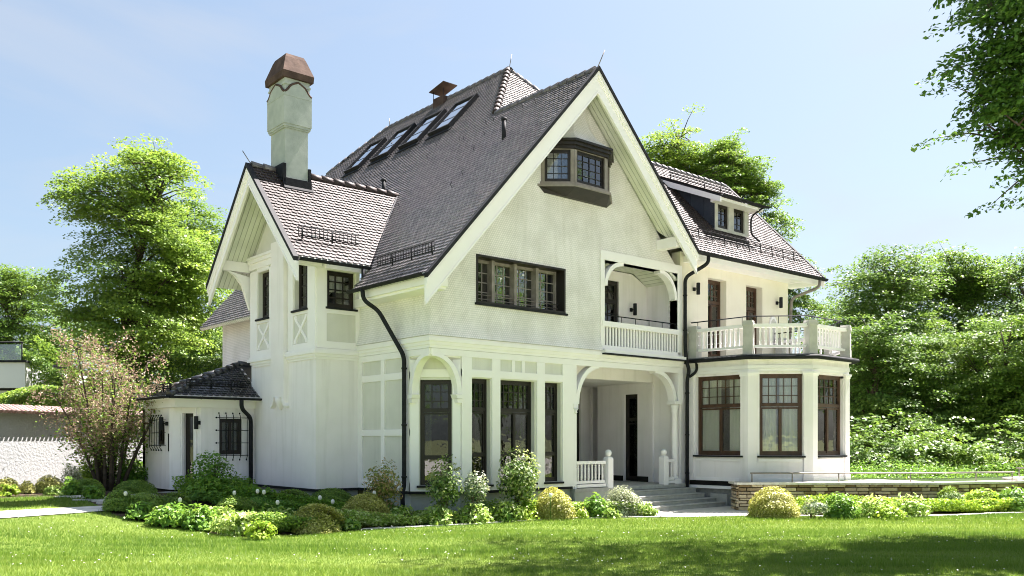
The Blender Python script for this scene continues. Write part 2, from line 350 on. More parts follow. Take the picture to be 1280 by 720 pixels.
def inpoly(a, b, poly):
    c = False; n = len(poly); j = n-1
    for i in range(n):
        xi, yi = poly[i]; xj, yj = poly[j]
        if (yi > b) != (yj > b) and a < (xj-xi)*(b-yi)/(yj-yi)+xi: c = not c
        j = i
    return c
def roof(parent, P, eave_dir, mat, under, name='roof', row=.128, col=.165, slab=.10, seed=1, label=None, lift=.018):
    """P: planar polygon of the upper surface; real overlapping tiles on a boarded slab"""
    rng = random.Random(seed); P = [Vector(p) for p in P]
    n = Vector((0, 0, 0))
    for i in range(len(P)): 
        a, b = P[i], P[(i+1) % len(P)]; n += a.cross(b)
    n.normalize(); n = n if n.z > 0 else -n
    e = Vector(eave_dir).normalized(); s = n.cross(e).normalized()
    if s.z < 0: s = -s
    o = P[0]; Q = [((p-o).dot(e), (p-o).dot(s)) for p in P]
    a0, a1 = min(q[0] for q in Q), max(q[0] for q in Q); b0, b1 = min(q[1] for q in Q), max(q[1] for q in Q)
    mb = MB(); r = 0; b = b0
    while b < b1:
        a = a0 - (col/2 if r % 2 else 0)
        while a < a1+col:
            ca = a+col/2
            if inpoly(ca, b+row*.5, Q) or inpoly(ca, b+row*.9, Q):
                w = col*.47; L = row*1.35; j = rng.uniform(-.006, .006); h = .032+rng.uniform(-.004, .006)
                prof = [(-w, L), (-w, .05), (-w*.62, .014), (0, 0), (w*.62, .014), (w, .05), (w, L)]
                top = [o + e*(ca+x) + s*(b+y+j) + n*(h*(1-y/L)+.004) for x, y in prof]
                bot = [top[k] - n*.018 for k in range(1, 6)]
                V = top+bot; F = [(0, 1, 2, 3, 4, 5, 6)] + [(k+1, 7+k, 8+k, k+2) for k in range(4)] + [(0, 7, 1), (6, 5, 11)]
                mb.add(V, F[:5], rng.random())
            a += col
        b += row; r += 1
    t = mb.build(name, mat, parent, label, recalc=False)
    u = MB(); u.extr([p-n*.003 for p in P], -n*slab); u.build('roof_boarding', under, t)
    return t
def ridge(parent, pts, mat, r=.085, step=.33, seed=3, name='ridge_tiles'):
    rng = random.Random(seed); mb = MB()
    for A, B in zip(pts, pts[1:]):
        A, B = Vector(A), Vector(B); L = (B-A).length; k = max(1, round(L/step)); d = (B-A)/k
        for i in range(k):
            a = A+d*i-d*.06; b = A+d*(i+1)+d*.06; rr = r*rng.uniform(.96, 1.05)
            mb.tube([a+Vector((0, 0, .012)), b-Vector((0, 0, .008))], rr*1.08, 8, rr*.88)
            for j in range(len(mb.r)-10, len(mb.r)): mb.r[j] = rng.random()
    return mb.build(name, mat, parent)
def gutter(parent, A, B, out, name='gutter', r=.07, mat=None):
    A, B = Vector(A), Vector(B); out = Vector(out); V = []; F = []; k = 8
    prof = []
    for i in range(k+1):
        t = math.pi*i/k; prof.append((math.cos(t)*r, -math.sin(t)*r))
    prof2 = [(x*.86, z*.86) for x, z in prof[::-1]]
    pr = prof+prof2; m = MB(); c = out*.0
    P = [A+out*(x+r)+Vector((0, 0, z)) for x, z in pr]
    m.extr(P, B-A)
    d = (B-A).normalized(); L = (B-A).length
    q = .8
    while q < L-.2:
        m.tube([A+d*q+out*(-.005)+Vector((0,0,.01)), A+d*q+out*(r)+Vector((0,0,-r*1.1)), A+d*q+out*(2*r+.008)+Vector((0,0,.01))], .009, 5); q += .9
    return m.build(name, mat or METAL, parent)
def pipe(parent, pts, r=.045, name='downpipe', mat=None, clamps=()):
    m = MB(); m.tube(pts, r, 10)
    for c in clamps: m.lathe(c, [(r*1.25, -.02), (r*1.25, .02)], 10)
    return m.build(name, mat or METAL, parent)
def smooth_path(pts, n=6):
    pts = [Vector(p) for p in pts]; out = [pts[0]]
    for i in range(1, len(pts)-1):
        a, b, c = pts[i-1], pts[i], pts[i+1]
        p0 = b+(a-b)*min(.5, .16/(a-b).length); p1 = b+(c-b)*min(.5, .16/(c-b).length)
        for k in range(n+1):
            t = k/n; out.append(p0*(1-t)**2 + b*2*t*(1-t) + p1*t*t)
    out.append(pts[-1]); return out
def arc_brace(mb, fr, u_in, z_in, u_top, z_top, n0, n1, wid=.12, k=14):
    """curved brace: foot at (u_in,z_in) beside the post, top at (u_top,z_top) under the beam"""
    sg = 1 if u_top > u_in else -1; a = []; b = []
    for i in range(k+1):
        t = math.pi/2*i/k
        u = u_top + (u_in-u_top)*math.cos(t); z = z_in + (z_top-z_in)*math.sin(t)
        a.append((u, z)); b.append((u - sg*wid*math.cos(t), z + wid*math.sin(t)))
    for i in range(k): mb.prism(fr, [a[i], a[i+1], b[i+1], b[i]], n0, n1)

# ================================================================== THE VILLA
H = thing('villa', (4.4, 5, 0), 'large white villa with steep tiled roofs, timber-framed gable, bay with balcony and covered porch', 'house')
FF = Fr(0, 0, 1, 0, 0, -1)            # gable front
FB = Fr(0, 0, 0, 1, -1, 0)            # left side wall
FC = Fr(0, .8, .85, -.8, -.8, -.85)   # chamfered corner of the ground floor
WP = lambda x, y: (x, y, 11.14+1.11*(x-4.54))       # west slope
EP = lambda x, y: (x, y, 11.14-1.02*(x-4.54))       # gable's right slope
SP = lambda x, y: (x, y, 7.8+y)                     # wing front slope
MP = lambda x, y: (x, y, 13.7-.86*(x-6.85))         # main roof, right slope

# --- walls
gx = [(1.30, 4.18, 5.06, 6.20), (5.51, 8.62, 4.30, 6.62)]
m = MB()
wall(m, FF, 0, 8.75, 3.92, [(0, 5.86), (4.54, 10.93), (8.75, 6.64)], gx, .28)
m.build('upper_gable_wall', SHING, H)
m = MB(); wall(m, FB, .285, 11.6, 4.16, 5.80, [], .28); m.build('upper_side_wall', SHING, H)
fo = [(1.17, 1.72, .80, 3.29), (2.04, 3.13, .80, 3.29), (3.48, 4.02, .80, 3.29)]
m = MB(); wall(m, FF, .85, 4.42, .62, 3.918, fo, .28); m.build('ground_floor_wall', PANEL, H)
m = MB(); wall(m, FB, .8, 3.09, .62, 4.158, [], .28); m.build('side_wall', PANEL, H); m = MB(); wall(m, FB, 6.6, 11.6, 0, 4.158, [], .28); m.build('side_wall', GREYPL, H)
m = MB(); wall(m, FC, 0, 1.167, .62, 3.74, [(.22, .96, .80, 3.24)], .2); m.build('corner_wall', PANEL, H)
# soffit over the cut corner
m = MB(); m.plan([(.01, .01), (1.0, .01), (.01, .95)], 3.74, 3.90); m.build('corner_soffit', TRIM, H)
# plinth
m = MB()
m.plan([(.07, .87), (.90, .07), (4.42, .07), (4.42, .6), (.5, 1.2), (.07, 3.0)], 0, .62); m.build('plinth', PLINTH, H)
m = MB()
m.plan([(-.03, 3.08), (-.03, .79), (.84, -.03), (4.50, -.03), (4.50, .10), (.9, .10), (.10, .86), (.10, 3.08)], .60, .66); m.build('plinth_ledge', METAL, H)

# --- skirt where the shingles flare out above the cornice
m = MB(); n = 6
for i in range(n):
    a, b = i/n, (i+1)/n; fa, fb = .12*(1-a)**2, .12*(1-b)**2; za, zb = 4.20+.5*a, 4.20+.5*b
    m.add([(-fa, -fa, za), (5.45, -fa, za), (5.45, -fb, zb), (-fb, -fb, zb)], [(0, 1, 2, 3)], 0, True)
    m.add([(-fa, -fa, za), (-fa, 3.09, za), (-fb, 3.09, zb), (-fb, -fb, zb)], [(0, 1, 2, 3)], 0, True)
m.add([(-.12, -.12, 4.2), (5.45, -.12, 4.2), (5.45, 0, 4.2), (0, 0, 4.2), (0, 3.09, 4.2), (-.12, 3.09, 4.2)], [(0, 1, 2, 3), (0, 3, 4, 5)])
m.build('shingle_skirt', SHING, H, recalc=False)

# --- cornice and timber relief of the ground floor
m = MB()
for z0, z1, d in ((3.92, 3.99, .05), (3.99, 4.07, .075), (4.07, 4.15, .11), (4.15, 4.195, .085)):
    m.plan([(-d, -d), (8.86, -d), (8.86, .27), (.25, .27), (.25, 3.09), (-d, 3.09)], z0, z1)
m.build('cornice', TRIM, H)
m = MB(); p = .035
def R(fr, a, b, z0, z1, d=p, nn=-.01): m.fbox(fr, a, b, nn, d, z0, z1)
R(FF, 0, 8.82, 3.77, 3.915, .04); R(FB, .0, 3.09, 3.77, 3.915, .04)
R(FF, .86, 4.42, 3.32, 3.49, .034)
for a, b in ((.86, 1.15), (1.76, 2.01), (3.19, 3.45), (4.06, 4.42)): R(FF, a, b, .665, 3.768, .036)
for a, b in ((2.38, 2.47), (2.70, 2.79)): R(FF, a, b, 3.492, 3.768, .03)
R(FF, .86, 4.42, .664, .79, .032)
for a, b in ((2.90, 3.09), (1.86, 2.02), (.80, 1.0)): R(FB, a, b, .665, 3.768, .036)
for z0, z1 in ((3.27, 3.43), (1.95, 2.10), (.664, .86)): R(FB, .8, 3.09, z0, z1, .032)
R(FC, .02, 1.147, 3.30, 3.48, .03); R(FC, .0, .2, .665, 3.70, .034); R(FC, .985, 1.167, .665, 3.70, .034); R(FC, .2, .985, .664, .78, .03)
m.build('timber_relief', TRIM, H)
# braces that carry the cut corner
def spandrel(fr, u_foot, flip):
    b = MB(); k = 14; arc = []
    for i in range(k+1):
        t = math.pi/2*i/k; arc.append((.02+(u_foot-.02)*math.sin(math.pi/2-t)**.9, 2.9+.84*math.sin(t)**.95))
    out = [(min(u_foot+.0, u+.15*math.cos(math.pi/2*i/k)+.0), z+.15*math.sin(math.pi/2*i/k)) for i, (u, z) in enumerate(arc)]
    out = [(u+.13*math.cos(math.pi/2*i/k), min(3.77, z+.1*math.sin(math.pi/2*i/k))) for i, (u, z) in enumerate(arc)]
    for i in range(k): b.prism(fr, [arc[i], arc[i+1], out[i+1], out[i]], -.14, .05)
    b.prism(fr, [(u_foot-.02, 2.80), (u_foot+.16, 2.80), (u_foot+.18, 2.895), (u_foot-.06, 2.895)], -.14, .075)
    b.prism(fr, [(u_foot+.01, 2.70), (u_foot+.13, 2.70), (u_foot+.15, 2.79), (u_foot-.01, 2.79)], -.1, .055)
    return b.build('corner_brace', TRIM, H)
spandrel(FF, .72, 0); spandrel(FB, .66, 1)

# --- ground floor windows
rows3 = [(0, .27, 1, 1, 1), (.27, .70, 1, 1, 1), (.72, 1, 1, 3, 3)]
lace = [(0, .42, .3, .7), (.58, 1, .3, .7)]
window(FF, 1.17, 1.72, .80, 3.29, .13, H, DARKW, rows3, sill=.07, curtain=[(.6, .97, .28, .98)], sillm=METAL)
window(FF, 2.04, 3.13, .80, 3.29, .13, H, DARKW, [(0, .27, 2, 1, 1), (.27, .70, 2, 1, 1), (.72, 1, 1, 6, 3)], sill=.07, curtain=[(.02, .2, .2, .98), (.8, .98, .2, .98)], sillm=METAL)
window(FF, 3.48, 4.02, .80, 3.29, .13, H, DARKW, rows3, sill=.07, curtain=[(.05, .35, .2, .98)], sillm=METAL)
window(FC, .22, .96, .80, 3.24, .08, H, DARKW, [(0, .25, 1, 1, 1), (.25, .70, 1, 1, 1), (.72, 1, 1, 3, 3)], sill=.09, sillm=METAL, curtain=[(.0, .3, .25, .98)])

# --- ribbon window in the gable, deep timber reveal
m = MB(); a0, a1, b0, b1 = 1.30, 4.18, 5.06, 6.20
for (u0, u1, z0, z1) in ((a0, a1, b1-.05, b1-.002), (a0, a1, b0+.002, b0+.05), (a0+.002, a0+.05, b0+.05, b1-.05), (a1-.06, a1-.002, b0+.05, b1-.05)):
    m.fbox(FF, u0, u1, -.45, .02, z0, z1)
rw = m.build('window', DARKW, H, 'wide four-light window in the gable with a deep dark timber reveal')
m = MB(); m.fbox(FF, a0-.04, a1+.05, -.28, .06, b0-.05, b0+.001); m.build('sill', METAL, rw)
uu = [a0+.05, 1.95, 2.66, 3.37, a1-.06]
m = MB()
for i in range(5): m.fbox(FF, uu[i]-.045*(i > 0), uu[i]+.045*(i < 4), -.40, -.27 if i in (0, 4) else -.16, b0+.05, b1-.05)
m.fbox(FF, a0, a1, -.40, -.28, b1-.12, b1-.05); m.fbox(FF, a0, a1, -.40, -.28, b0+.05, b0+.10)
for i in range(4):
    for k in (1, 2): q = uu[i]+.045+(uu[i+1]-uu[i]-.09)*k/3; m.fbox(FF, q-.012, q+.012, -.35, -.33, b0+.1, b1-.12)
    for k in (1, 2, 3): q = b0+.1+(b1-b0-.22)*k/4; m.fbox(FF, uu[i], uu[i+1], -.349, -.331, q-.012, q+.012)
m.build('frame', GREYW, rw)
m = MB(); m.fbox(FF, a0+.05, a1-.06, -.345, -.341, b0+.1, b1-.12); m.build('pane', glass_mat('clear_window_glass', (.5, .52, .5), .22), rw)
m = MB()
for q in (.14, .24): m.tube([FF.p(a0+.06, -.2, b0+q), FF.p(a1-.07, -.2, b0+q)], .012, 6)
m.build('guard_rail', STEEL, rw)
m = MB(); P = [FF.p(u, n_, z) for z in (b0-.1, b1+.1) for n_ in (-.52, -1.3) for u in (a0-.1, a1+.1)]
m.add(P, [(0,1,3,2),(4,6,7,5),(2,3,7,6),(0,2,6,4),(1,5,7,3)]); m.build('room_shade_box', VOID, rw)

# --- oriel high in the gable
pl = [(3.35, 0), (3.99, -.52), (5.17, -.52), (5.80, 0)]
def off(pl, d): # outward offset of the oriel's plan
    return [(pl[0][0]-d*1.2, 0), (pl[1][0]-d*.45, pl[1][1]-d), (pl[2][0]+d*.45, pl[2][1]-d), (pl[3][0]+d*1.2, 0)]
m = MB(); m.plan(off(pl, .03), 8.20, 8.27); m.plan(off(pl, -.02), 9.08, 9.2)
frs = []
for (A, B) in zip(pl, pl[1:]):
    dx, dy = B[0]-A[0], B[1]-A[1]; fr = Fr(A[0], A[1], dx, dy, dy, -dx); frs.append((fr, math.hypot(dx, dy)))
for k, (fr, L) in enumerate(frs):
    m.fbox(fr, 0, .09, -.09, .012, 8.27, 9.08); m.fbox(fr, L-.09, L, -.09, .012, 8.27, 9.08)
ori = m.build('oriel', GREYW, H, 'small grey timber oriel window under the gable peak')
m = MB()
for z0, z1, d in ((9.10, 9.18, .05), (9.18, 9.26, .10), (9.26, 9.32, .15)): m.plan(off(pl, d), z0, z1)
m.build('oriel_cornice', DARKW, ori)
m = MB(); m.plan(off(pl, .10), 8.14, 8.20); m.build('oriel_ledge', GREYW, ori)
m = MB(); A = [(x, y, 8.14) for x, y in off(pl, .06)]; Bq = [(3.45, 0, 8.01), (4.12, -.12, 8.01), (5.04, -.12, 8.01), (5.7, 0, 8.01)]
m.add(A+Bq, [(0,1,5,4),(1,2,6,5),(2,3,7,6),(4,5,6,7),(0,3,2,1),(0,4,7,3)]); m.build('oriel_corbel', DARKW, ori)
m = MB(); lv = [(9.32, 1.0, 1.0), (9.40, .86, .80), (9.52, .70, .58), (9.68, .55, .40), (9.88, .42, .26), (10.1, .33, .16), (10.35, .26, .1)]
rings = []
for z, sx, sy in lv: rings.append([(4.58+(x-4.58)*sx, y*sy-.01, z) for x, y in off(pl, .12)])
for r0, r1 in zip(rings, rings[1:]):
    for i in range(3): m.add([r0[i], r0[i+1], r1[i+1], r1[i]], [(0, 1, 2, 3)])
m.build('oriel_roof', SHING, ori)
for k, (fr, L) in enumerate(frs):
    window(fr, .09, L-.09, 8.27, 9.08, .03, ori, DARKW, [(0, 1, 1, 4 if k == 1 else 3, 4)], glass=GLASS, fw=.035, name='oriel_window', room=0, bars=.016)
m = MB(); m.plan([(3.7, .35), (4.1, -.3), (5.1, -.3), (5.5, .35)], 8.25, 9.1); m.build('room_shade_box', VOID, ori)

# --- loggia on the upper floor
LG = thing('loggia', (7.1, .6, 4.15), '', ''); LG.parent = H; WORG[LG.name] = Vector((7.1, .6, 4.15)); LG.location = WORG[LG.name]-WORG[H.name]
m = MB(); wall(m, Fr(5.2, 1.2, 1, 0, 0, -1), 0, 3.55, 4.1, [(0, 6.70), (2.85, 6.70), (3.55, 6.35)], [(.3, 2.28, 4.12, 6.42)], .2); m.build('back_wall', PLASTER, LG)
m = MB(); m.fbox(FF, 8.68, 8.95, -1.35, -.02, 4.1, 6.55); m.build('side_wall', PLASTER, LG); m = MB(); m.fbox(FF, 5.15, 5.45, -1.35, -.29, 4.1, 6.8); m.build('side_wall', PLASTER, LG)
m = MB(); m.fbox(FF, 5.2, 8.9, -1.4, .0, 4.0, 4.14); m.build('floor', CONC, LG)
m = MB(); m.extr([(5.2, .02, 6.72), (8.08, .02, 6.72), (8.08, 1.2, 6.72), (5.2, 1.2, 6.72)], (0, 0, .08)); m.extr([(8.08, .02, 6.72), (8.8, .02, 6.32), (8.8, 1.2, 6.32), (8.08, 1.2, 6.72)], (0, 0, .08)); m.build('ceiling', PLANK, LG)
w = window(Fr(5.2, 1.2, 1, 0, 0, -1), .3, 2.28, 4.12, 6.42, .05, LG, DARKW, [(0, .3, 3, 1, 1), (.3, .75, 3, 2, 3), (.77, 1, 3, 2, 2)], fw=.09, room=.5, name='glazed_door')
m = MB()
m.fbox(FF, 5.45, 8.80, -.26, .035, 6.62, 6.86); m.fbox(FF, 5.46, 5.60, -.26, .03, 4.2, 6.62); m.fbox(FF, 8.62, 8.80, -.26, .04, 4.2, 6.62)
arc_brace(m, FF, 5.72, 5.95, 6.35, 6.54, -.2, .02, .11); arc_brace(m, FF, 8.50, 5.85, 7.85, 6.54, -.2, .02, .11)
m.build('arched_frame', TRIM, LG)
m = MB(); m.fbox(FF, 5.5, 8.80, -.14, .06, 4.86, 5.0); m.fbox(FF, 5.5, 8.72, -.10, .04, 4.26, 4.36); m.fbox(FF, 5.45, 8.80, -.2, .20, 4.14, 4.22)
m.fbox(FF, 5.5, 8.8, -.16, .12, 4.222, 4.258)
bal = m.build('balustrade', TRIM, LG)
m = MB(); m.fbox(FF, 5.42, 8.82, -.1, .235, 4.100, 4.138); m.build('drip_flashing', METAL, bal)
x = 5.62; 
while x < 8.62:
    m = MB(); m.fbox(FF, x-.028, x+.028, -.05, -.01, 4.361, 4.859); m.build('baluster', TRIM, bal); x += .118
m = MB(); m.tube([(5.5, .02, 5.17), (8.66, .02, 5.17)], .016, 6)
for i in range(6): m.tube([(5.75+.56*i, .02, 5.0), (5.75+.56*i, .02, 5.17)], .010, 6)
m.build('handrail', METAL, bal)
def lamp(fr, u, z, nn=0):
    b = MB(); b.tube([fr.p(u, nn, z), fr.p(u, nn+.13, z)], .018, 6); b.lathe(fr.p(u, nn+.02, z), [(.05, -.05), (.05, .05)], 10)
    o = b.build('wall_lamp', METAL, H); b = MB(); b.lathe(fr.p(u, nn+.17, z-.17), [(.05, 0), (.055, .01), (.055, .33), (.05, .34)], 12); b.build('lamp_shade', METAL, o)
lamp(Fr(5.2, 1.2, 1, 0, 0, -1), 2.78, 5.65)

# --- porch on the ground floor
PR = thing('porch', (6.5, 1.5, .6), '', ''); PR.parent = H; PR.location = Vector((6.5, 1.5, .6))-WORG[H.name]
m = MB(); m.fbox(FF, 4.42, 9.0, -4.2, .12, .50, .60); m.fbox(FF, 4.42, 6.0, -3.0, .02, 0, .5); m.build('floor', CONC, PR)
m = MB(); m.fbox(FF, 4.42, 5.95, .0, .10, 0, .498); m.build('porch_plinth', PLINTH, PR)
SX = 8.75
FS = Fr(SX, 0, 0, 1, -1, 0)   # right side wall of the porch, facing left
m = MB(); wall(m, FS, .0, 3.29, .5, 3.92, [(1.62, 2.18, .60, 3.24)], .3); m.fbox(FS, .98, 1.15, 0, .05, .5, 3.56); m.build('side_wall', PLASTER, PR)
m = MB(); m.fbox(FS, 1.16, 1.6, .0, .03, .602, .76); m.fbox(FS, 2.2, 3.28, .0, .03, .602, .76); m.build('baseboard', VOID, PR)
m = MB(); wall(m, Fr(4.4, 4.0, 1, 0, 0, -1), 0, 5.4, .5, 3.9, [(1.6, 4.31, .6, 3.4)], .2, ); m.build('back_wall', PLASTER, PR); m = MB(); m.box(9.55, 9.75, 3.29, 4.2, .5, 3.9); m.box(8.76, 9.75, 3.1, 3.288, .5, 3.9); m.build('side_return', PLASTER, PR)
window(Fr(4.4, 4.0, 1, 0, 0, -1), 1.6, 4.31, .6, 3.4, .08, PR, DARKW, [(0, 1, 3, 1, 1)], room=.4, name='glazed_door')
m = MB(); m.box(9.15, 9.5, 3.88, 4.05, .6, 3.55); m.build('pilaster', PLASTER, PR)
m = MB(); wall(m, Fr(4.42, 0, 0, 1, 1, 0), .28, 4.1, .5, 3.9, [], .25); m.build('inner_wall', PLASTER, PR)
m = MB(); m.box(4.42, 9.6, 1.05, 4.1, 3.55, 3.7); m.box(4.42, 8.75, .02, 1.05, 3.9, 3.98); m.box(4.42, 8.74, 1.02, 1.2, 3.552, 3.895); m.build('ceiling', PLASTER, PR)
window(FS, 1.62, 2.18, .62, 3.24, .1, PR, DARKW, [(0, .68, 1, 1, 1), (.72, 1, 1, 1, 1)], fw=.08, name='glazed_door', room=.4, curtain=[(0, 1, .03, .98)])
# front frame with braces and turned post
m = MB(); m.fbox(FF, 4.42, 4.56, -.24, .03, .6, 3.77); m.build('arched_frame', TRIM, PR); m = MB(); m.fbox(FF, 8.64, 8.86, -.24, .03, 2.95, 3.77); arc_brace(m, FF, 8.46, 2.92, 7.65, 3.72, -.20, .025, .12); m.build('arched_frame', TRIM, PR); m = MB()
arc_brace(m, FF, 4.66, 2.78, 5.40, 3.72, -.20, .025, .12)
m.fbox(FF, 4.42, 4.60, -.2, .05, 2.66, 2.78)
m.lathe(FF.p(4.52, .02, 2.52), [(.02, 0), (.06, .04), (.04, .07), (.09, .14)], 10)
m.build('arched_frame', TRIM, PR)
m = MB(); m.box(8.46, 8.74, -.06, .22, .6, .74); m.lathe((8.60, .08, .74), [(.12, 0), (.13, .03), (.10, .06), (.075, .10), (.11, .14), (.10, .3), (.115, .36), (.10, .42), (.095, .5), (.10, 1.2), (.09, 1.9), (.115, 1.93), (.09, 1.97), (.12, 2.04), (.13, 2.10), (.10, 2.13)], 16)
m.box(8.44, 8.76, -.08, .24, 2.87, 2.96); m.build('turned_post', TRIM, PR)
def small_balustrade(x0, x1, nb, newel, flip=0):
    m = MB(); m.box(x0, x1, -.05, .06, 1.22, 1.30); m.box(x0, x1, -.03, .04, .72, .79); m.box(x0, x1, -.06, .07, .62, .70)
    b = m.build('balustrade', TRIM, PR)
    for i in range(nb):
        x = x0+(x1-x0)*(i+.6)/(nb+.2)
        m = MB(); m.lathe((x, .005, .79), [(.022, 0), (.03, .02), (.022, .05), (.032, .07), (.026, .20), (.032, .33), (.022, .36), (.03, .38), (.022, .43)], 8); m.build('baluster', TRIM, b)
    m = MB(); m.box(newel-.095, newel+.095, -.12, .07, .58, 1.36); m.lathe((newel, -.025, 1.36), [(.13, 0), (.10, .04), (.04, .055), (.04, .07)], 4, False, math.pi/4)
    m.ball((newel, -.025, 1.505), .092, 14); m.build('newel_post', TRIM, b)
small_balustrade(4.56, 5.62, 8, 5.74); small_balustrade(8.12, 8.46, 2, 8.0)
# steps
m = MB(); st = m
for i, (x0, x1, y0, z1) in enumerate(((5.90, 8.95, -.42, .465), (5.90, 8.95, -.72, .33), (5.90, 9.08, -1.02, .20), (5.90, 9.08, -1.32, .10))):
    st.box(x0, x1, y0, -.121 if i == 0 else (-.42, -.72, -1.02)[i-1]-.001, 0, z1)
    st.box(x0-.0, x1+.01, y0-.02, y0+.28, z1+.001, z1+.028)
st.box(9.10, 9.42, -1.36, -.8, 0, .34)
st.build('steps', CONC, PR, bevel=.012)
lamp(FF, 9.37, 6.25)

# --- left wing (projecting block with its own gable)
LX = -1.19
FL = Fr(LX, 3.09, 0, 1, -1, 0); FLF = Fr(LX, 3.09, 1, 0, 0, -1)
lo = [(.42, 1.12, 5.09, 6.34), (2.55, 3.22, 5.09, 6.34)]
m = MB(); wall(m, FL, 0, 3.68, 4.0, [(0, 6.32), (.0, 6.35), (1.94, 8.42), (3.68, 6.55)], lo, .25); m.build('wing_wall', PANEL, H)
m = MB(); wall(m, FL, 0, 3.36, .62, 3.82, [], .25); m.build('wing_base_wall', PLASTER, H)
m = MB(); wall(m, FLF, .25, 1.19, 4.0, 6.05, [(.30, 1.06, 5.10, 6.0)], .25); m.build('wing_front_wall', PANEL, H); m = MB(); wall(m, FLF, .25, 1.19, .62, 3.82, [], .25); m.build('wing_base_wall', PLASTER, H)
m = MB(); m.box(LX, 0, 6.45, 6.75, 0, 6.5); m.build('wing_back_wall', PLASTER, H); m = MB(); m.box(LX+.06, 0, 3.15, 6.4, 0, .62); m.build('wing_plinth', PLINTH, H)
m = MB(); m.plan([(LX-.03, 3.06), (0, 3.06), (0, 3.2), (LX+.1, 3.2), (LX+.1, 6.45), (LX-.03, 6.45)], .60, .66); m.build('plinth_ledge', METAL, H)
m = MB()
for z0, z1, d in ((3.82, 3.88, .03), (3.88, 3.95, .06), (3.95, 4.03, .10), (4.03, 4.08, .07)):
    m.plan([(LX-d, 3.09-d), (0, 3.09-d), (0, 3.3), (LX+.24, 3.3), (LX+.24, 6.5), (LX-d, 6.52+3*d)], z0, z1)
m.build('wing_cornice', TRIM, H)
m = MB()
for a, b in ((0, .38), (1.16, 1.44), (2.22, 2.51), (3.26, 3.68)): R(FL, a, b, 4.09, 6.40, .032)
for a, b in ((.38, 1.16), (2.51, 3.26)):
    R(FL, a, b, 4.97, 5.06, .03); R(FL, a, b, 4.09, 4.24, .03); R(FL, a, b, 6.345, 6.45, .03)
R(FL, -.03, 3.70, 6.45, 6.62, .05); R(FL, -.05, 3.72, 6.62, 6.72, .09); R(FL, -.05, 3.72, 6.72, 6.79, .12)
R(FLF, 0, .27, 4.09, 6.0, .032); R(FLF, 1.09, 1.19, 4.09, 6.0, .032); R(FLF, .27, 1.09, 4.95, 5.06, .03); R(FLF, .27, 1.09, 4.09, 4.26, .03); R(FLF, .0, 1.19, 6.002, 6.14, .034)
for c in (.77, 2.885):      # curved crosses under the side windows
    w_, z0, z1 = .60, 4.26, 4.95; k = 12
    for sg in (-1, 1):
        pts = []
        for i in range(k+1):
            t = i/k; z = z0+(z1-z0)*t; u = c + sg*(w_/2)*(1-2*math.sin(math.pi*t/1.0*.5)**1.0 if False else (math.cos(math.pi*t)))*(.55+.45*abs(math.cos(math.pi*t)))
            pts.append((u, z))
        for (ua, za), (ub, zb) in zip(pts, pts[1:]):
            m.prism(FL, [(ua-.055, za), (ua+.055, za), (ub+.055, zb), (ub-.055, zb)], -.01, .022+.004*sg)
m.build('timber_relief', TRIM, H)
# chimney breast as a long pilaster with a scrolled foot
m = MB(); m.fbox(FL, 1.47, 2.20, -.01, .13, 2.95, 6.95)
m.prism(FL, [(1.47, 2.95), (1.62, 2.95), (1.60, 2.84), (1.53, 2.74), (1.42, 2.67), (1.40, 2.72), (1.46, 2.80)], -.01, .128)
m.prism(FL, [(2.05, 2.95), (2.20, 2.95), (2.21, 2.80), (2.27, 2.72), (2.25, 2.67), (2.14, 2.74), (2.07, 2.84)], -.01, .128)
m.lathe(FL.p(1.835, .03, 2.62), [(.02, 0), (.05, .03), (.10, .10), (.14, .22), (.15, .33)], 14)
m.build('chimney_breast', PLASTER, H)
window(FL, .42, 1.12, 5.09, 6.34, .12, H, DARKW, [(0, 1, 1, 2, 4)], sill=.08, sillm=METAL, room=.3, glass=GLASS, bars=.03, curtain=[(0, .3, .05, .95)])
window(FL, 2.55, 3.22, 5.09, 6.34, .12, H, DARKW, [(0, 1, 1, 2, 4)], sill=.08, sillm=METAL, room=.3, glass=GLASS, bars=.03, curtain=[(.3, .8, .05, .95)])
window(FLF, .30, 1.06, 5.10, 6.0, .06, H, DARKW, [(0, 1, 1, 3, 4)], sill=.07, sillm=METAL, room=.3, glass=GLASS, bars=.03, curtain=[(0, .8, .45, .98)])
# purlin ends, brackets
m = MB(); m.box(-1.95, LX, 6.83, 7.03, 6.42, 6.68); m.build('purlin_end', TRIM, H)
m = MB(); m.box(-1.95, LX, 2.78, 2.96, 6.0, 6.2); m.build('purlin_end', TRIM, H); m = MB()
m.prism(Fr(-1.19, 6.9, -1, 0, 0, 1), [(0, 6.3), (.62, 6.42), (.42, 6.3), (.22, 6.05), (.12, 5.75), (.0, 5.4)], -.05, .05)
m.build('curved_bracket', TRIM, H)
m = MB(); m.fbox(FF, 7.72, 7.96, 0, .70, 7.17, 7.44); m.build('purlin_end', TRIM, H)

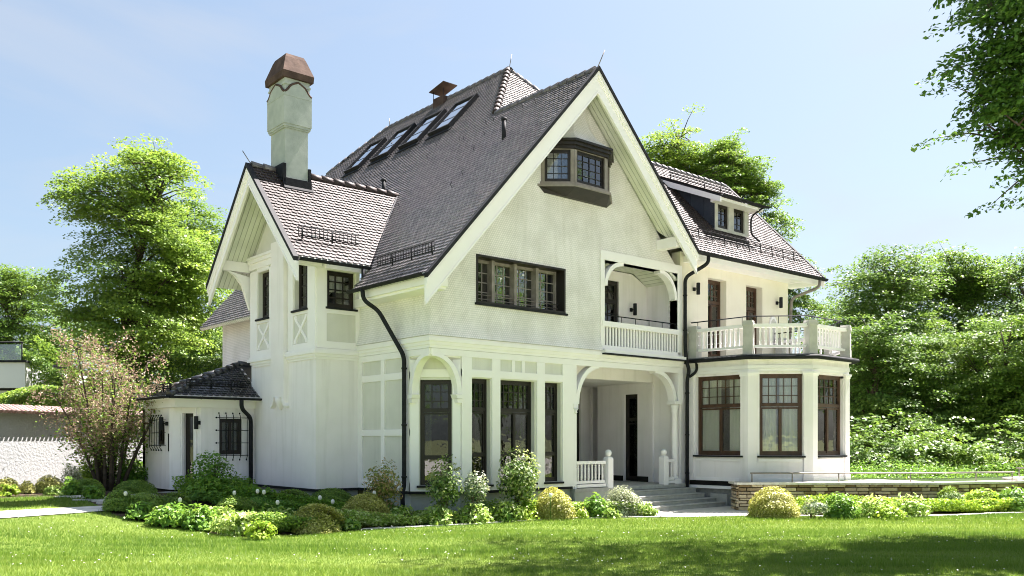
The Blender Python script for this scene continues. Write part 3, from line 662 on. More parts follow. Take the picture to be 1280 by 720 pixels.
# --- right wing walls
m = MB(); wall(m, FF, 8.76, 14.29, 4.2, 7.28, [(10.05, 10.95, 4.32, 6.68), (11.97, 12.84, 4.32, 6.68)], .30); m.build('wing_wall', PLASTER2, H)
m = MB(); wall(m, FF, 8.78, 9.10, .0, 4.2, [], .3); wall(m, FF, 13.5, 14.29, .0, 4.2, [], .3); m.build('wing_base_wall', PLASTER, H)
m = MB(); wall(m, Fr(14.29, 0, 0, 1, 1, 0), .3, 6.5, 0, [(.3, 7.8), (3.25, 10.7), (6.5, 7.5)], [], .3); wall(m, Fr(0, 11.5, 1, 0, 0, 1), .3, 14.0, 0, 5.4, [], .3); wall(m, Fr(14.29, 6.5, 0, 1, 1, 0), 0, 5, 0, 7.2, [], .3); m.build('rear_walls', PLASTER2, H)
for a, b in ((10.05, 10.95), (11.97, 12.84)):
    window(FF, a, b, 4.32, 6.68, .22, H, BROWN, [(0, .27, 2, 1, 1), (.27, .70, 2, 1, 1), (.73, 1, 1, 4, 3)], glass=GLASS, name='balcony_door', curtain=[(.55, 1, .02, .98)], fw=.075)
lamp(FF, 13.62, 6.27)
m = MB(); A = [(13.2+.0, 4.9), (13.6, 4.9), (13.6, 5.55)] + [(13.4+.2*math.cos(t), 5.55+.28*math.sin(t)) for t in [math.pi*i/10 for i in range(1, 10)]] + [(13.2, 5.55)]
m.prism(FF, A, 0, .04); q = m.build('arched_relief', TRIM, H); m = MB(); m.prism(FF, [(13.4+(u-13.4)*.75, 4.97+(z-4.9)*.82) for u, z in A], .041, .05); m.build('relief_field', GREYPL, q)
# --- bay
BV = [(9.1, 0), (9.2, -2.0), (10.4, -3.2), (12.3, -3.2), (13.5, -2.0), (13.6, 0)]
def offv(d, ends=True):
    out = []
    N = []
    for (A, B) in zip(BV, BV[1:]):
        dx, dy = B[0]-A[0], B[1]-A[1]; L = math.hypot(dx, dy); N.append((dy/L, -dx/L))
    for i, P in enumerate(BV):
        if i == 0: out.append((P[0]+N[0][0]*d, P[1]))
        elif i == len(BV)-1: out.append((P[0]+N[-1][0]*d, P[1]))
        else:
            a, b = N[i-1], N[i]; s = 1+a[0]*b[0]+a[1]*b[1]; out.append((P[0]+(a[0]+b[0])*d/s, P[1]+(a[1]+b[1])*d/s))
    return out
BAY = thing('bay', (11.3, -1.5, 0), '', ''); BAY.parent = H; BAY.location = Vector((11.3, -1.5, 0))-WORG[H.name]
def band(name, d, z0, z1, mat, inn=-.25, parent=None, mbx=None):
    m = mbx or MB(); o = offv(d); i_ = offv(inn)
    for k in range(len(o)-1):
        m.extr([(*o[k], z0), (*o[k+1], z0), (*i_[k+1], z0), (*i_[k], z0)], (0, 0, z1-z0))
    return m if mbx is not None else m.build(name, mat, parent or BAY)
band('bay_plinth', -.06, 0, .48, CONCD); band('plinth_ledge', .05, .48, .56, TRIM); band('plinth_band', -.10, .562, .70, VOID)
bm_ = MB(); frm = []
for k, (A, B) in enumerate(zip(BV, BV[1:])):
    dx, dy = B[0]-A[0], B[1]-A[1]; fr = Fr(A[0], A[1], dx, dy, dy, -dx); L = math.hypot(dx, dy); frm.append((fr, L))
    wall(bm_, fr, 0, L, .70, 3.72, [(.30, L-.20 if k == 0 else L-.24, 1.42, 3.66)] if k < 5 else [], .22)
bm_.build('bay_wall', PLASTER, BAY)
m = MB()
for k, (fr, L) in enumerate(frm):
    a, b = (.30, L-.2) if k == 0 else (.26, L-.26)
    m.fbox(fr, a, b, -.01, .03, .70, .80); m.fbox(fr, a, b, -.01, .03, 1.26, 1.34)
m.build('panel_relief', TRIM, BAY)
for i, P in enumerate(BV):
    def pol(d, w):
        if i == 0: fr, L = frm[0]; return [fr.p(0, d, 0), fr.p(w, d, 0), fr.p(w, -.15, 0), fr.p(0, -.15, 0)]
        if i == 5: fr, L = frm[4]; return [fr.p(L-w, d, 0), fr.p(L, d, 0), fr.p(L, -.15, 0), fr.p(L-w, -.15, 0)]
        f0, L0 = frm[i-1]; f1, L1 = frm[i]; o = offv(d)[i]; q = offv(-.15)[i]
        return [f0.p(L0-w, d, 0), Vector((*o, 0)), f1.p(w, d, 0), f1.p(w, -.15, 0), Vector((*q, 0)), f0.p(L0-w, -.15, 0)]
    pm_ = MB(); cm_ = MB()
    for z0, z1, d, w in ((.70, 3.60, .05, .22), (.70, .86, .075, .24)):
        pm_.extr([p+Vector((0, 0, z0)) for p in pol(d, w)], (0, 0, z1-z0))
    for z0, z1, d, w in ((3.60, 3.66, .07, .24), (3.66, 3.72, .10, .27)):
        cm_.extr([p+Vector((0, 0, z0)) for p in pol(d, w)], (0, 0, z1-z0))
    pq = pm_.build('pier', PLASTER, BAY); cm_.build('capital', TRIM, pq)
for z0, z1, d, mt, nm in ((3.722, 3.80, .03, TRIM, 'entablature'), (3.802, 3.90, .05, TRIM, 'entablature'), (3.902, 4.04, .03, PLASTER, 'entablature'), (4.042, 4.09, .09, TRIM, 'entablature')):
    band(nm, d, z0, z1, mt)
for k, (fr, L) in enumerate(frm):
    a, b = .30, (L-.20 if k == 0 else L-.24)
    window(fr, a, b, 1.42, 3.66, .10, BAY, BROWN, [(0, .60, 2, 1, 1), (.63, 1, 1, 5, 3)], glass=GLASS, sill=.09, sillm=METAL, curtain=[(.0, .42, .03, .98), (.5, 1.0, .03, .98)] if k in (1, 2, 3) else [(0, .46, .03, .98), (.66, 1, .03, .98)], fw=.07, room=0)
m = MB(); m.plan(offv(-1.1), .8, 3.9); m.build('room_shade_box', VOID, BAY)
m = MB(); m.plan(offv(.16), 4.09, 4.13); m.plan(offv(.12), 4.132, 4.20); m.build('balcony_floor', CONCD, BAY)
m = MB(); o = offv(.24); 
m.tube([(x, y, 4.10) for x, y in o], .06, 10); m.build('gutter', METAL, BAY)
# balcony balustrade
BB = MB(); o1 = offv(.02); o2 = offv(-.10)
def strip(mb, da, db, z0, z1):
    A = offv(da); B = offv(db)
    for k in range(5): mb.extr([(*A[k], z0), (*A[k+1], z0), (*B[k+1], z0), (*B[k], z0)], (0, 0, z1-z0))
strip(BB, .04, -.14, 4.94, 5.03); strip(BB, .0, -.10, 4.38, 4.45)
balc = BB.build('balustrade', TRIM, BAY)
fm = offv(-.05)
for k in range(5):
    A, B = Vector((*fm[k], 0)), Vector((*fm[k+1], 0)); L = (B-A).length; n = int((L-.4)/.15)
    for i in range(n):
        q = A+(B-A)*((.24+(L-.48)*(i+.5)/n)/L)
        m = MB(); d = (B-A).normalized(); nr = Vector((d.y, -d.x, 0))
        P = [q+d*a+nr*b for a, b in ((-.026, -.02), (.026, -.02), (.026, .02), (-.026, .02))]
        m.extr([p_+Vector((0, 0, 4.45)) for p_ in P], (0, 0, .49)); P2 = [q+(p_-q)*1.35 for p_ in P]
        m.extr([p_+Vector((0, 0, 4.56)) for p_ in P2], (0, 0, .03)); m.extr([p_+Vector((0, 0, 4.82)) for p_ in P2], (0, 0, .03))
        m.build('baluster', TRIM, balc)
for i in range(6):
    P = Vector((*fm[i], 0)); 
    if i == 0: P += Vector((0, -.22, 0))
    if i == 5: P += Vector((0, -.22, 0))
    ang = math.atan2(fm[min(5, i+1)][1]-fm[max(0, i-1)][1], fm[min(5, i+1)][0]-fm[max(0, i-1)][0])
    m = MB()
    for h, z0, z1 in ((.20, 4.20, 4.42), (.185, 4.42, 4.98), (.215, 4.98, 5.06), (.19, 5.06, 5.12)):
        m.lathe((P.x, P.y, 0), [(h*1.414*.68, z0), (h*1.414*.68, z1)], 4, False, ang+math.pi/4)
    m.build('newel_post', GTRIM, balc)
m = MB(); o = offv(-.16); m.tube([(x, y, 5.26) for x, y in o], .017, 6)
for k in range(5):
    for t in (.12, .5, .88): x, y = o[k][0]+(o[k+1][0]-o[k][0])*t, o[k][1]+(o[k+1][1]-o[k][1])*t; m.tube([(x, y, 5.02), (x, y, 5.26)], .010, 6)
m.build('handrail', METAL, balc)

# --- roofs
ZS = -.003
Wpoly = [(-.6, -.74), (4.54, -.74), (4.54, 3.23), (6.85, 5.41), (6.85, 12.52), (5.48, 14.71), (2.3, 12.3), (-.6, 12.0), (-.6, 7.7), (0.0, 7.55), (2.2, 5.25), (2.2, 4.8), (.05, 2.55), (-.6, 2.40)]
R1 = roof(H, [WP(*p) for p in Wpoly], (0, 1, 0), TILE, PLANKX, seed=1, label='steep dark slope above the side wall')
roof(H, [EP(*p) for p in [(4.54, -.74), (8.49, -.74), (8.49, -.66), (4.66, 3.23), (4.54, 3.23)]], (0, 1, 0), TILE, PLANKX, seed=2)
roof(H, [SP(*p) for p in [(8.50, -.6), (15.4, -.6), (15.4, 3.25), (4.62, 3.25)]], (1, 0, 0), TILE_SUN, PLANK, seed=3)
roof(H, [(6.9, 3.25, 11.05), (15.4, 3.25, 11.05), (15.4, 7.0, 7.3), (6.9, 7.0, 7.3)], (1, 0, 0), TILE, PLANK, seed=4)
roof(H, [(6.85, 5.41, 13.7), (4.54, 3.23, 11.11), (9.85, 3.23, 11.11)], (1, 0, 0), TILE_SUN, PLANK, seed=5)
roof(H, [MP(*p) for p in [(6.85, 5.41), (9.85, 3.23), (14.3, 7.3), (14.3, 14.7), (9, 14.7), (6.85, 12.52)]], (0, 1, 0), TILE, PLANKX, seed=6, row=.2, col=.25)
roof(H, [(6.85, 12.52, 13.7), (5.48, 14.71, 12.18), (9.0, 14.71, 11.85)], (1, 0, 0), TILE, PLANK, seed=7, row=.2, col=.25)
R8 = roof(H, [(-1.99, 2.5, 6.10), (0.0, 2.5, 6.10), (2.41, 5.03, 8.78), (-1.99, 5.03, 8.78)], (1, 0, 0), TILE_SUN, PLANK, seed=8, label='side-wing slope of brown tiles toned for sunlight below the chimney')
roof(H, [(-1.99, 7.56, 6.10), (0.0, 7.56, 6.10), (2.41, 5.03, 8.78), (-1.99, 5.03, 8.78)], (1, 0, 0), TILE, PLANK, seed=9)
ridge(H, [WP(4.54, -.7), WP(4.54, 3.2)], TILE); ridge(H, [WP(4.56, 3.25), WP(6.85, 5.41)], TILE_SUN, .10)
ridge(H, [WP(6.85, 5.41), WP(6.85, 12.5), WP(5.48, 14.7)], TILE)
ridge(H, [(6.85, 5.41, 13.7), (9.85, 3.23, 11.11)], TILE); ridge(H, [(6.9, 3.25, 11.06), (15.35, 3.25, 11.06)], TILE)
ridge(H, [(-.65, 5.03, 8.80), (2.38, 5.03, 8.80)], TILE_SUN, .10); ridge(H, [(-1.95, 5.03, 8.80), (-1.3, 5.03, 8.80)], TILE, .09)
# valleys
def valley(A, B, name='valley_flashing'):
    A, B = Vector(A), Vector(B); m = MB(); m.tube([A+Vector((0, 0, .02)), B+Vector((0, 0, .02))], .05, 8); m.build(name, METAL, H)
valley((0.0, 2.5, 6.07), (2.41, 5.03, 8.76)); valley((8.3, -.5, 7.24), (4.66, 3.23, 11.0))
# verge boards
def verge(P, Q, out, wdt, name='bargeboard'):
    """P apex, Q tip; board below the roof edge, out = outward horizontal normal"""
    P, Q = Vector(P), Vector(Q); out = Vector(out); b = MB()
    ax = (Q-P).normalized()
    for (t0, t1, d) in ((.04, .16, .10), (.16, .24, .075), (.24, wdt-.06, .05), (wdt-.06, wdt, .065)):
        z = Vector((0, 0, 1)); a = P-z*t0; c = P-z*t1; e = Q-z*t0; f = Q-z*t1
        b.extr([a, e, f, c], out*d)
    o = b.build(name, TRIM, H)
    b = MB(); b.extr([P+Vector((0, 0, .06)), Q+Vector((0, 0, .06)), Q-Vector((0, 0, .045)), P-Vector((0, 0, .045))], out*.13); b.build('verge_flashing', METAL, o)
verge(WP(4.54, -.74), WP(-.68, -.74), (0, -1, 0), .62); verge(EP(4.54, -.74), EP(8.52, -.74), (0, -1, 0), .60)
verge((-1.99, 5.03, 8.78), (-1.99, 2.42, 6.02), (-1, 0, 0), .50); verge((-1.99, 5.03, 8.78), (-1.99, 7.62, 6.04), (-1, 0, 0), .50)
verge((15.4, 3.25, 11.05), (15.4, -.62, 7.18), (1, 0, 0), .3); verge((15.4, 3.25, 11.05), (15.4, 7.0, 7.3), (1, 0, 0), .3)
# boxed eaves
m = MB(); m.box(-.56, .0, -.66, 2.15, 5.20, 5.36); m.box(-.50, .0, -.60, 2.10, 5.14, 5.20); m.box(-.14, 0, 2.15, 3.07, 5.14, 5.34); m.build('eaves_box', TRIM, H)
m = MB(); m.box(-1.15, -.02, 2.62, 3.07, 6.02, 6.14); m.box(-1.2, .10, 2.56, 2.66, 5.93, 6.10); m.build('eaves_box', TRIM, H)
m = MB(); m.box(8.9, 15.3, -.52, -.0, 6.98, 7.16); m.box(14.31, 15.28, -.5, .5, 6.96, 7.14); m.build('eaves_box', TRIM, H)
# gutters and downpipes
gutter(H, (-.62, -.74, 5.42), (-.62, 2.42, 5.42), (-1, 0, 0)); gutter(H, (-2.0, 2.46, 6.06), (.05, 2.46, 6.06), (0, -1, 0))
gutter(H, (8.56, -.62, 7.16), (15.45, -.62, 7.16), (0, -1, 0), mat=STEEL if False else METAL, r=.08)
pipe(H, smooth_path([(-.70, 1.75, 5.38), (-.70, 1.72, 5.12), (-.35, 1.62, 4.9), (-.13, .86, 3.78), (-.13, .86, .78), (-.18, .86, .62), (-.16, .86, 0)]), .052, clamps=[(-.13, .86, z) for z in (3.5, 2.2, 1.0)])
pipe(H, smooth_path([(-.3, 2.38, 6.0), (-.3, 2.38, 5.52)]), .05)
pipe(H, smooth_path([(9.15, -.70, 7.10), (9.15, -.70, 6.88), (8.82, -.13, 6.52), (8.82, -.13, 4.6), (8.82, -.17, 4.1), (8.90, -.22, 3.85), (8.90, -.14, 3.6), (8.90, -.14, 0)]), .052, clamps=[(8.82, -.13, z) for z in (6.0, 5.0)]+[(8.90, -.14, z) for z in (3.2, 2.0, .9)])
pipe(H, smooth_path([(9.05, -.35, 4.06), (9.05, -.38, 3.82), (8.92, -.2, 3.66)]), .04)
pipe(H, smooth_path([(15.05, -.70, 7.10), (15.02, -.70, 6.85), (14.42, -.05, 6.50), (14.38, .0, 5.0), (14.38, .0, 0)]), .05, mat=STEEL)
# snow guards: slender lattice fences standing on the slope
def guard(A, B, up, n, h=.22, cell=.11, post=.8, rail2=True):
    A, B, up = Vector(A), Vector(B), Vector(up).normalized(); m = MB(); L = (B-A).length; d = (B-A)/L; n = Vector(n).normalized()
    base = n*.045; 
    for q in (.02, h*.5, h): m.tube([A+base+up*q, B+base+up*q], .013, 4)
    t = 0
    while t <= L:
        m.tube([A+d*t+base+up*.0, A+d*t+base+up*h], .010, 4); t += cell
    t = .1
    while t <= L:
        m.tube([A+d*t+n*.02-up*.04, A+d*t+up*h+base], .022, 4); t += post
    return m.build('snow_guard', METAL, H)
nW = Vector((-1.11, 0, 1)); nS = Vector((0, -1, 1))
def onW(x, y): return Vector(WP(x, y))
guard(onW(-.18, -.45)+Vector((0,0,.05)), onW(-.18, 1.9)+Vector((0,0,.05)), (0, 0, 1), nW)
guard((-1.75, 2.93, 6.64), (-.12, 2.93, 6.64), (0, 0, 1), (0, -1.06, 1), h=.24)
m = MB()
x = 8.75
while x < 14.9:
    b = Vector(SP(x, -.15)); m.tube([b+Vector((0, -.05, .02)), b+Vector((0, -.02, .34))], .016, 5); m.tube([b+Vector((0, .25, .24)), b+Vector((0, -.02, .34))], .012, 5); x += .62
for q in (.10, .18, .26, .33): m.tube([Vector(SP(8.7, -.15))+Vector((0, -.04, q)), Vector(SP(14.85, -.15))+Vector((0, -.04, q))], .008, 4)
m.build('snow_guard', METAL, H)
m = MB()
for q in (.1, .2): m.tube([Vector(SP(11.5, 2.7))+Vector((0, -.04, q)), Vector(SP(14.9, 2.7))+Vector((0, -.04, q))], .012, 4)
for x in (11.6, 12.5, 13.4, 14.3): b = Vector(SP(x, 2.7)); m.tube([b, b+Vector((0, -.03, .24))], .016, 5)
m.build('snow_guard', METAL, H)
m = MB(); rng = random.Random(4)
for i in range(26):
    x, y = rng.uniform(1, 6.2), rng.uniform(.5, 12); x = min(x, 4.1) if y < 5.2 else x; p_ = onW(x, y); m.tube([p_+Vector((-.03, 0, .02)), p_+Vector((-.07, 0, .10)), p_+Vector((-.02, 0, .16))], .012, 4)
m.build('roof_hooks', METAL, R1)
# roof windows
def skylight(y0, y1, x0, x1, label=None):
    A, B = onW(x0, y0), onW(x1, y1); up = Vector((1, 0, 1.11)).normalized(); n = nW.normalized(); L = (onW(x1, 0)-onW(x0, 0)).length; o = onW(x0, y0); e = Vector((0, 1, 0)); W = y1-y0
    m = MB()
    def bx(a0, a1, b0, b1, c0, c1):
        P = [o+e*a+up*b+n*c for c in (c0, c1) for b in (b0, b1) for a in (a0, a1)]
        m.add(P, [(0,1,3,2),(4,6,7,5),(0,4,5,1),(2,3,7,6),(0,2,6,4),(1,5,7,3)])
    f = .065
    bx(0, W, 0, f, .0, .16); bx(0, W, L-f, L, .0, .16); bx(0, f, f, L-f, .0, .16); bx(W-f, W, f, L-f, .0, .16); bx(-.1, W+.1, -.16, -.001, .03, .055)
    s = m.build('roof_window', METAL, H, label)
    m = MB(); bx(f, W-f, f, L-f, .10, .115); m.build('pane', GLASSK, s)
    m = MB(); bx(f, W-f, L*.35, L*.35+.015, .117, .125); bx(f, W-f, L*.68, L*.68+.015, .117, .125); m.build('glazing_bars', METAL, s)
for ya, yb in ((5.75, 6.75), (7.45, 8.45), (9.2, 10.2), (11.1, 12.0)): skylight(ya-.05, yb+.08, 4.80, 5.92)
# vent pipes, roof hatch with copper lid, lightning rods
def ventp(p_, h, r=.06):
    m = MB(); m.tube([Vector(p_)-Vector((0, 0, .1)), Vector(p_)+Vector((0, 0, h))], r, 10); m.lathe(Vector(p_)+Vector((0, 0, h)), [(r*1.25, -.02), (r*1.25, .05)], 10); m.build('vent_pipe', METAL, H)
ventp(onW(3.13, 1.17), .5); ventp(onW(2.75, 6.3), .42); ventp(onW(2.55, 6.9), .3, .09)
m = MB(); m.box(6.6, 7.2, 8.6, 9.2, 13.4, 13.78); cw = m.build('flue', COPPER, H)
for x, y in ((6.62, 8.62), (7.18, 8.62), (6.62, 9.2), (7.18, 9.2)):
    m = MB(); m.tube([(x, y, 13.75), (x, y, 14.03)], .012, 5); m.build('flue_bracket', METAL, cw)
m = MB(); m.extr([(6.5, 8.45, 14.16), (6.5, 9.3, 14.02), (7.1, 9.3, 14.02), (7.1, 8.45, 14.16)], (0, 0, .03)); m.build('flue_lid', COPPER, cw)
for p_, q_ in (((4.54, -.78, 11.15), (.12, -.15, .45)), ((6.85, 5.35, 13.75), (.1, 0, .45)), ((-2.0, 5.03, 8.85), (-.12, .18, .32)), ((6.85, 12.4, 13.75), (0, 0, .3))):
    m = MB(); m.tube([Vector(p_), Vector(p_)+Vector(q_)], .012, 5); m.build('lightning_rod', STEEL, H)

# --- dormer
m = MB(); FD = Fr(11.12, .55, 1, 0, 0, -1)
wall(m, FD, 0, 1.78, 8.30, 9.34, [(.16, .70, 8.46, 9.20), (.98, 1.55, 8.46, 9.20)], .12)
dm = m.build('dormer', GTRIM, H)
for a, b in ((.16, .70), (.98, 1.55)): window(FD, a, b, 8.46, 9.20, .05, dm, DARKW, [(0, 1, 1, 2, 3)], glass=GLASS, fw=.05, room=.3)
m = MB(); m.extr([(12.84, .56, 8.35), (12.84, .56, 9.36), (12.84, 2.45, 10.22)], (.06, 0, 0)); m.build('dormer_cheek', ZINC, dm)
m = MB(); m.extr([(11.12, .56, 8.35), (11.12, .56, 9.36), (11.12, 2.45, 10.22)], (.06, 0, 0))
for t in (1.0, 1.5, 2.0): m.box(11.10, 11.12, t-.012, t+.012, 7.8+t, 9.2+(t-.56)*.45)
m.build('dormer_cheek', ZINC, dm)
m = MB(); m.extr([(10.86, .15, 9.28), (13.2, .15, 9.28), (13.2, 2.5, 10.32), (10.86, 2.5, 10.32)], (0, 0, .05)); m.build('dormer_roof', METAL, dm)
m = MB(); m.extr([(10.84, .14, 9.10), (10.84, .14, 9.27), (10.84, 2.5, 10.31), (10.84, 2.5, 10.12)], (.06, 0, 0)); m.box(10.9, 13.15, .18, .55, 9.18, 9.27); m.build('dormer_fascia', TRIM, dm)
roof(H, [(10.9, .2, 9.36), (13.15, .2, 9.36), (13.15, 2.6, 10.42), (10.9, 2.6, 10.42)], (1, 0, 0), TILE_SUN, METAL, seed=11, name='dormer_tiles', slab=.03)
gutter(dm, (10.86, .12, 9.33), (13.3, .12, 9.33), (0, -1, 0), r=.05)
pipe(dm, smooth_path([(12.95, .05, 9.25), (12.95, .50, 9.05), (12.95, .50, 8.5), (12.98, .2, 8.2)]), .03)

# --- chimney
m = MB(); m.box(-1.25, -.62, 4.6, 5.42, 7.6, 9.85)
ch = m.build('chimney', CHIMG, H, 'tall grey-green rendered chimney with a flared copper hood')
m = MB(); c0 = (-.935, 5.01)
def bxy(hx, hy, z0, z1): m.box(c0[0]-hx, c0[0]+hx, c0[1]-hy, c0[1]+hy, z0, z1)
bxy(.35, .44, 9.80, 9.84); bxy(.37, .47, 9.84, 9.90); bxy(.385, .49, 9.90, 10.68); m.build('chimney_block', CHIMG, ch)
m = MB(); bxy(.345, .45, 10.68, 11.12); bxy(.365, .475, 10.90, 10.95); m.build('chimney_neck', CHIMG, ch)
def ogee(fr, L, d):   # shaped head of the block with a copper capping line
    k = 20; pr = []
    for i in range(k+1):
        t = i/k*2-1; a = abs(t); z = 10.68 + (.30*(1-a)**.6 if a < .55 else .30*(.45)**.6*(1-(a-.55)/.45)**1.6)
        pr.append((L/2+t*L/2, z))
    b = MB(); b.prism(fr, pr+[(L, 10.6), (0, 10.6)], -.02, d)
    b2 = MB(); b2.tube([fr.p(u, d*.7, z+.01) for u, z in pr], .03, 6)
    return b, b2
A1, A2 = ogee(Fr(c0[0]-.385, c0[1]-.49+.04, 1, 0, 0, -1), .77, .046); B1, B2 = ogee(Fr(c0[0]-.385+.04, c0[1]-.49, 0, 1, -1, 0), .98, .046)
A1.v += []; A1.build('shaped_head', CHIMG, ch); B1.build('shaped_head', CHIMG, ch); A2.build('copper_capping', COPPER, ch); B2.build('copper_capping', COPPER, ch)
m = MB()
def frust(h0, z0, h1, z1):
    V = [(c0[0]+sx*h[0], c0[1]+sy*h[1], z) for h, z in ((h0, z0), (h1, z1)) for sx, sy in ((-1, -1), (1, -1), (1, 1), (-1, 1))]
    m.add(V, [(0, 1, 2, 3), (4, 5, 6, 7)]+[(i, (i+1) % 4, 4+(i+1) % 4, 4+i) for i in range(4)])
frust((.42, .525), 11.06, (.43, .535), 11.22); frust((.43, .535), 11.222, (.29, .37), 11.64); frust((.29, .37), 11.642, (.245, .32), 11.74)
m.build('copper_hood', COPPER, ch)
m = MB(); m.box(-1.30, -.57, 4.48, 4.62, 8.18, 8.50); m.extr([(-1.34, 4.45, 8.20), (-.53, 4.45, 8.20), (-.53, 4.60, 8.50), (-1.34, 4.60, 8.50)], (0, 0, .04)); m.box(-1.34, -1.25, 4.55, 5.45, 8.45, 8.88); m.box(-.62, -.55, 4.55, 5.45, 8.40, 8.85); m.build('chimney_flashing', METAL, ch)

# --- entrance annex
FA = Fr(-2.65, 6.6, 1, 0, 0, -1); FA2 = Fr(-3.25, 7.2, 0, 1, -1, 0); FA3 = Fr(-3.25, 7.2, .6, -.6, -.6, -.6); FA3.n = Vector((-.7071, -.7071, 0))
m = MB(); wall(m, FA, 0, 1.46, .55, 2.92, [(.50, 1.13, 1.46, 2.42)], .2); wall(m, FA2, 0, 2.1, .55, 2.92, [(.36, 1.0, 1.72, 2.36)], .2); wall(m, FA3, 0, .849, .55, 2.92, [(.38, .66, .6, 2.55)], .2)
m.box(-3.25, 0, 9.1, 9.3, .0, 2.9)
an = m.build('annex_wall', PLASTER, H)
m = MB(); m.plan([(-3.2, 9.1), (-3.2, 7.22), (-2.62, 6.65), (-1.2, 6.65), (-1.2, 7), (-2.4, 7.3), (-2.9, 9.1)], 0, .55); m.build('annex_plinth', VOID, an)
m = MB(); m.plan([(-3.7, 7.1), (-2.7, 6.15), (-2.4, 6.45), (-3.25, 7.3)], 0, .5); m.build('door_step', CONC, an)
window(FA, .50, 1.13, 1.46, 2.42, .06, an, DARKW, [(0, 1, 2, 1, 1)], curtain=[(.1, .9, .1, .95)], room=.3)
window(FA2, .36, 1.0, 1.72, 2.36, .06, an, DARKW, [(0, 1, 2, 1, 1)], curtain=[(.1, .6, .1, .95)], room=.3)
window(FA3, .38, .66, .6, 2.55, .14, an, DARKW, [(0, 1, 1, 1, 1)], name='entrance_door', room=.3)
m = MB()
m.fbox(FA3, .10, .36, -.01, .03, .6, 2.62); m.fbox(FA3, .36, .74, -.01, .03, 2.56, 2.70); m.fbox(FA3, .66, .74, -.01, .03, .6, 2.56)
for i in range(6): m.fbox(FA3, .15, .31, .031, .045, .72+i*.31, .96+i*.31)
m.build('door_surround', PLASTER, an)
m = MB(); m.plan([(-3.35, 9.0), (-3.35, 6.5), (-1.19, 6.5), (-1.19, 6.7), (-3.15, 6.7), (-3.15, 9.0)], 2.70, 2.93); m.plan([(-3.34, 6.51), (-2.5, 6.51), (-3.34, 7.35)], 2.72, 2.92); m.build('eaves_box', TRIM, H)
lamp(FA2, -.0+.12, 2.28); lamp(FA3, .80, 2.3)
m = MB(); m.fbox(FA2, .02, .06, 0, .02, 1.55, 2.02); m.build('sign_plate', METAL, an)
def grille(fr, u0, u1, z0, z1, nv, nh):
    m = MB(); o = .16; e = .07
    for i in range(nv):
        u = u0+(u1-u0)*i/(nv-1); m.tube([fr.p(u, o-.05, z1+.11), fr.p(u, o, z1+.03), fr.p(u, o, z0-.03), fr.p(u, o-.05, z0-.11)], .010, 5)
        m.ball(fr.p(u, o-.05, z1+.12), .022, 6); m.ball(fr.p(u, o-.05, z0-.12), .022, 6)
    for i in range(nh):
        z = z0+(z1-z0)*i/(nh-1); m.tube([fr.p(u0-.02, 0, z), fr.p(u0-.03, o, z), fr.p(u1+.03, o, z), fr.p(u1+.02, 0, z)], .009, 5)
        m.ball(fr.p(u0-.09, o, z), .024, 6); m.tube([fr.p(u0-.09, o, z), fr.p(u0, o, z)], .008, 4)
    m.build('window_grille', IRON, an)
grille(FA, .44, 1.20, 1.44, 2.44, 5, 4); grille(FA2, .30, 1.06, 1.70, 2.38, 5, 3)
E0 = (-3.60, 6.22, 2.98); AP = Vector((-1.05, 7.9, 4.0)); E1 = (-3.60, 8.95, 2.98)
roof(an, [E0, (-1.19, 6.22, 2.98), (-1.04, 6.22, 2.98), tuple(AP)], (1, 0, 0), TILEB, TRIM, seed=12, name='annex_roof')
roof(an, [E0, tuple(AP), E1], (0, 1, 0), TILEB, TRIM, seed=13, name='annex_roof')
roof(an, [E1, tuple(AP), (-1.19, 7.75, 4.03), (0, 9.0, 3.15)], (1, 0, 0), TILEB, TRIM, seed=14, name='annex_roof') if False else None
m = MB(); m.add([E1, tuple(AP), (0, 7.9, 4.0), (0, 9.0, 3.0)], [(0, 1, 2, 3)]); m.add([tuple(AP), (-1.05, 6.75, 3.3), (0, 6.75, 3.3), (0, 7.9, 4.0)], [(0, 1, 2, 3)]); m.build('annex_roof', TILEB, an)
ridge(an, [E0, tuple(AP), (-.2, 7.9, 4.02)], TILEB, .085, .28); ridge(an, [E1, tuple(AP)], TILEB, .07)
gutter(an, (-3.62, 6.20, 2.96), (-1.19, 6.20, 2.96), (0, -1, 0), r=.06); gutter(an, (-3.62, 8.98, 2.96), (-3.62, 6.14, 2.96), (-1, 0, 0), r=.06)
guard((-3.05, 6.55, 3.22), (-1.45, 6.55, 3.22), (0, 0, 1), (0, -.7, 1), h=.16, cell=.08, post=.55)
guard((-3.32, 6.8, 3.14), (-3.32, 8.4, 3.14), (0, 0, 1), (-.7, 0, 1), h=.14, cell=.3, post=.5)
pipe(an, smooth_path([(-1.75, 6.12, 2.9), (-1.74, 6.14, 2.68), (-1.36, 6.42, 2.45), (-1.34, 6.46, 2.2), (-1.34, 6.46, 0)]), .055)

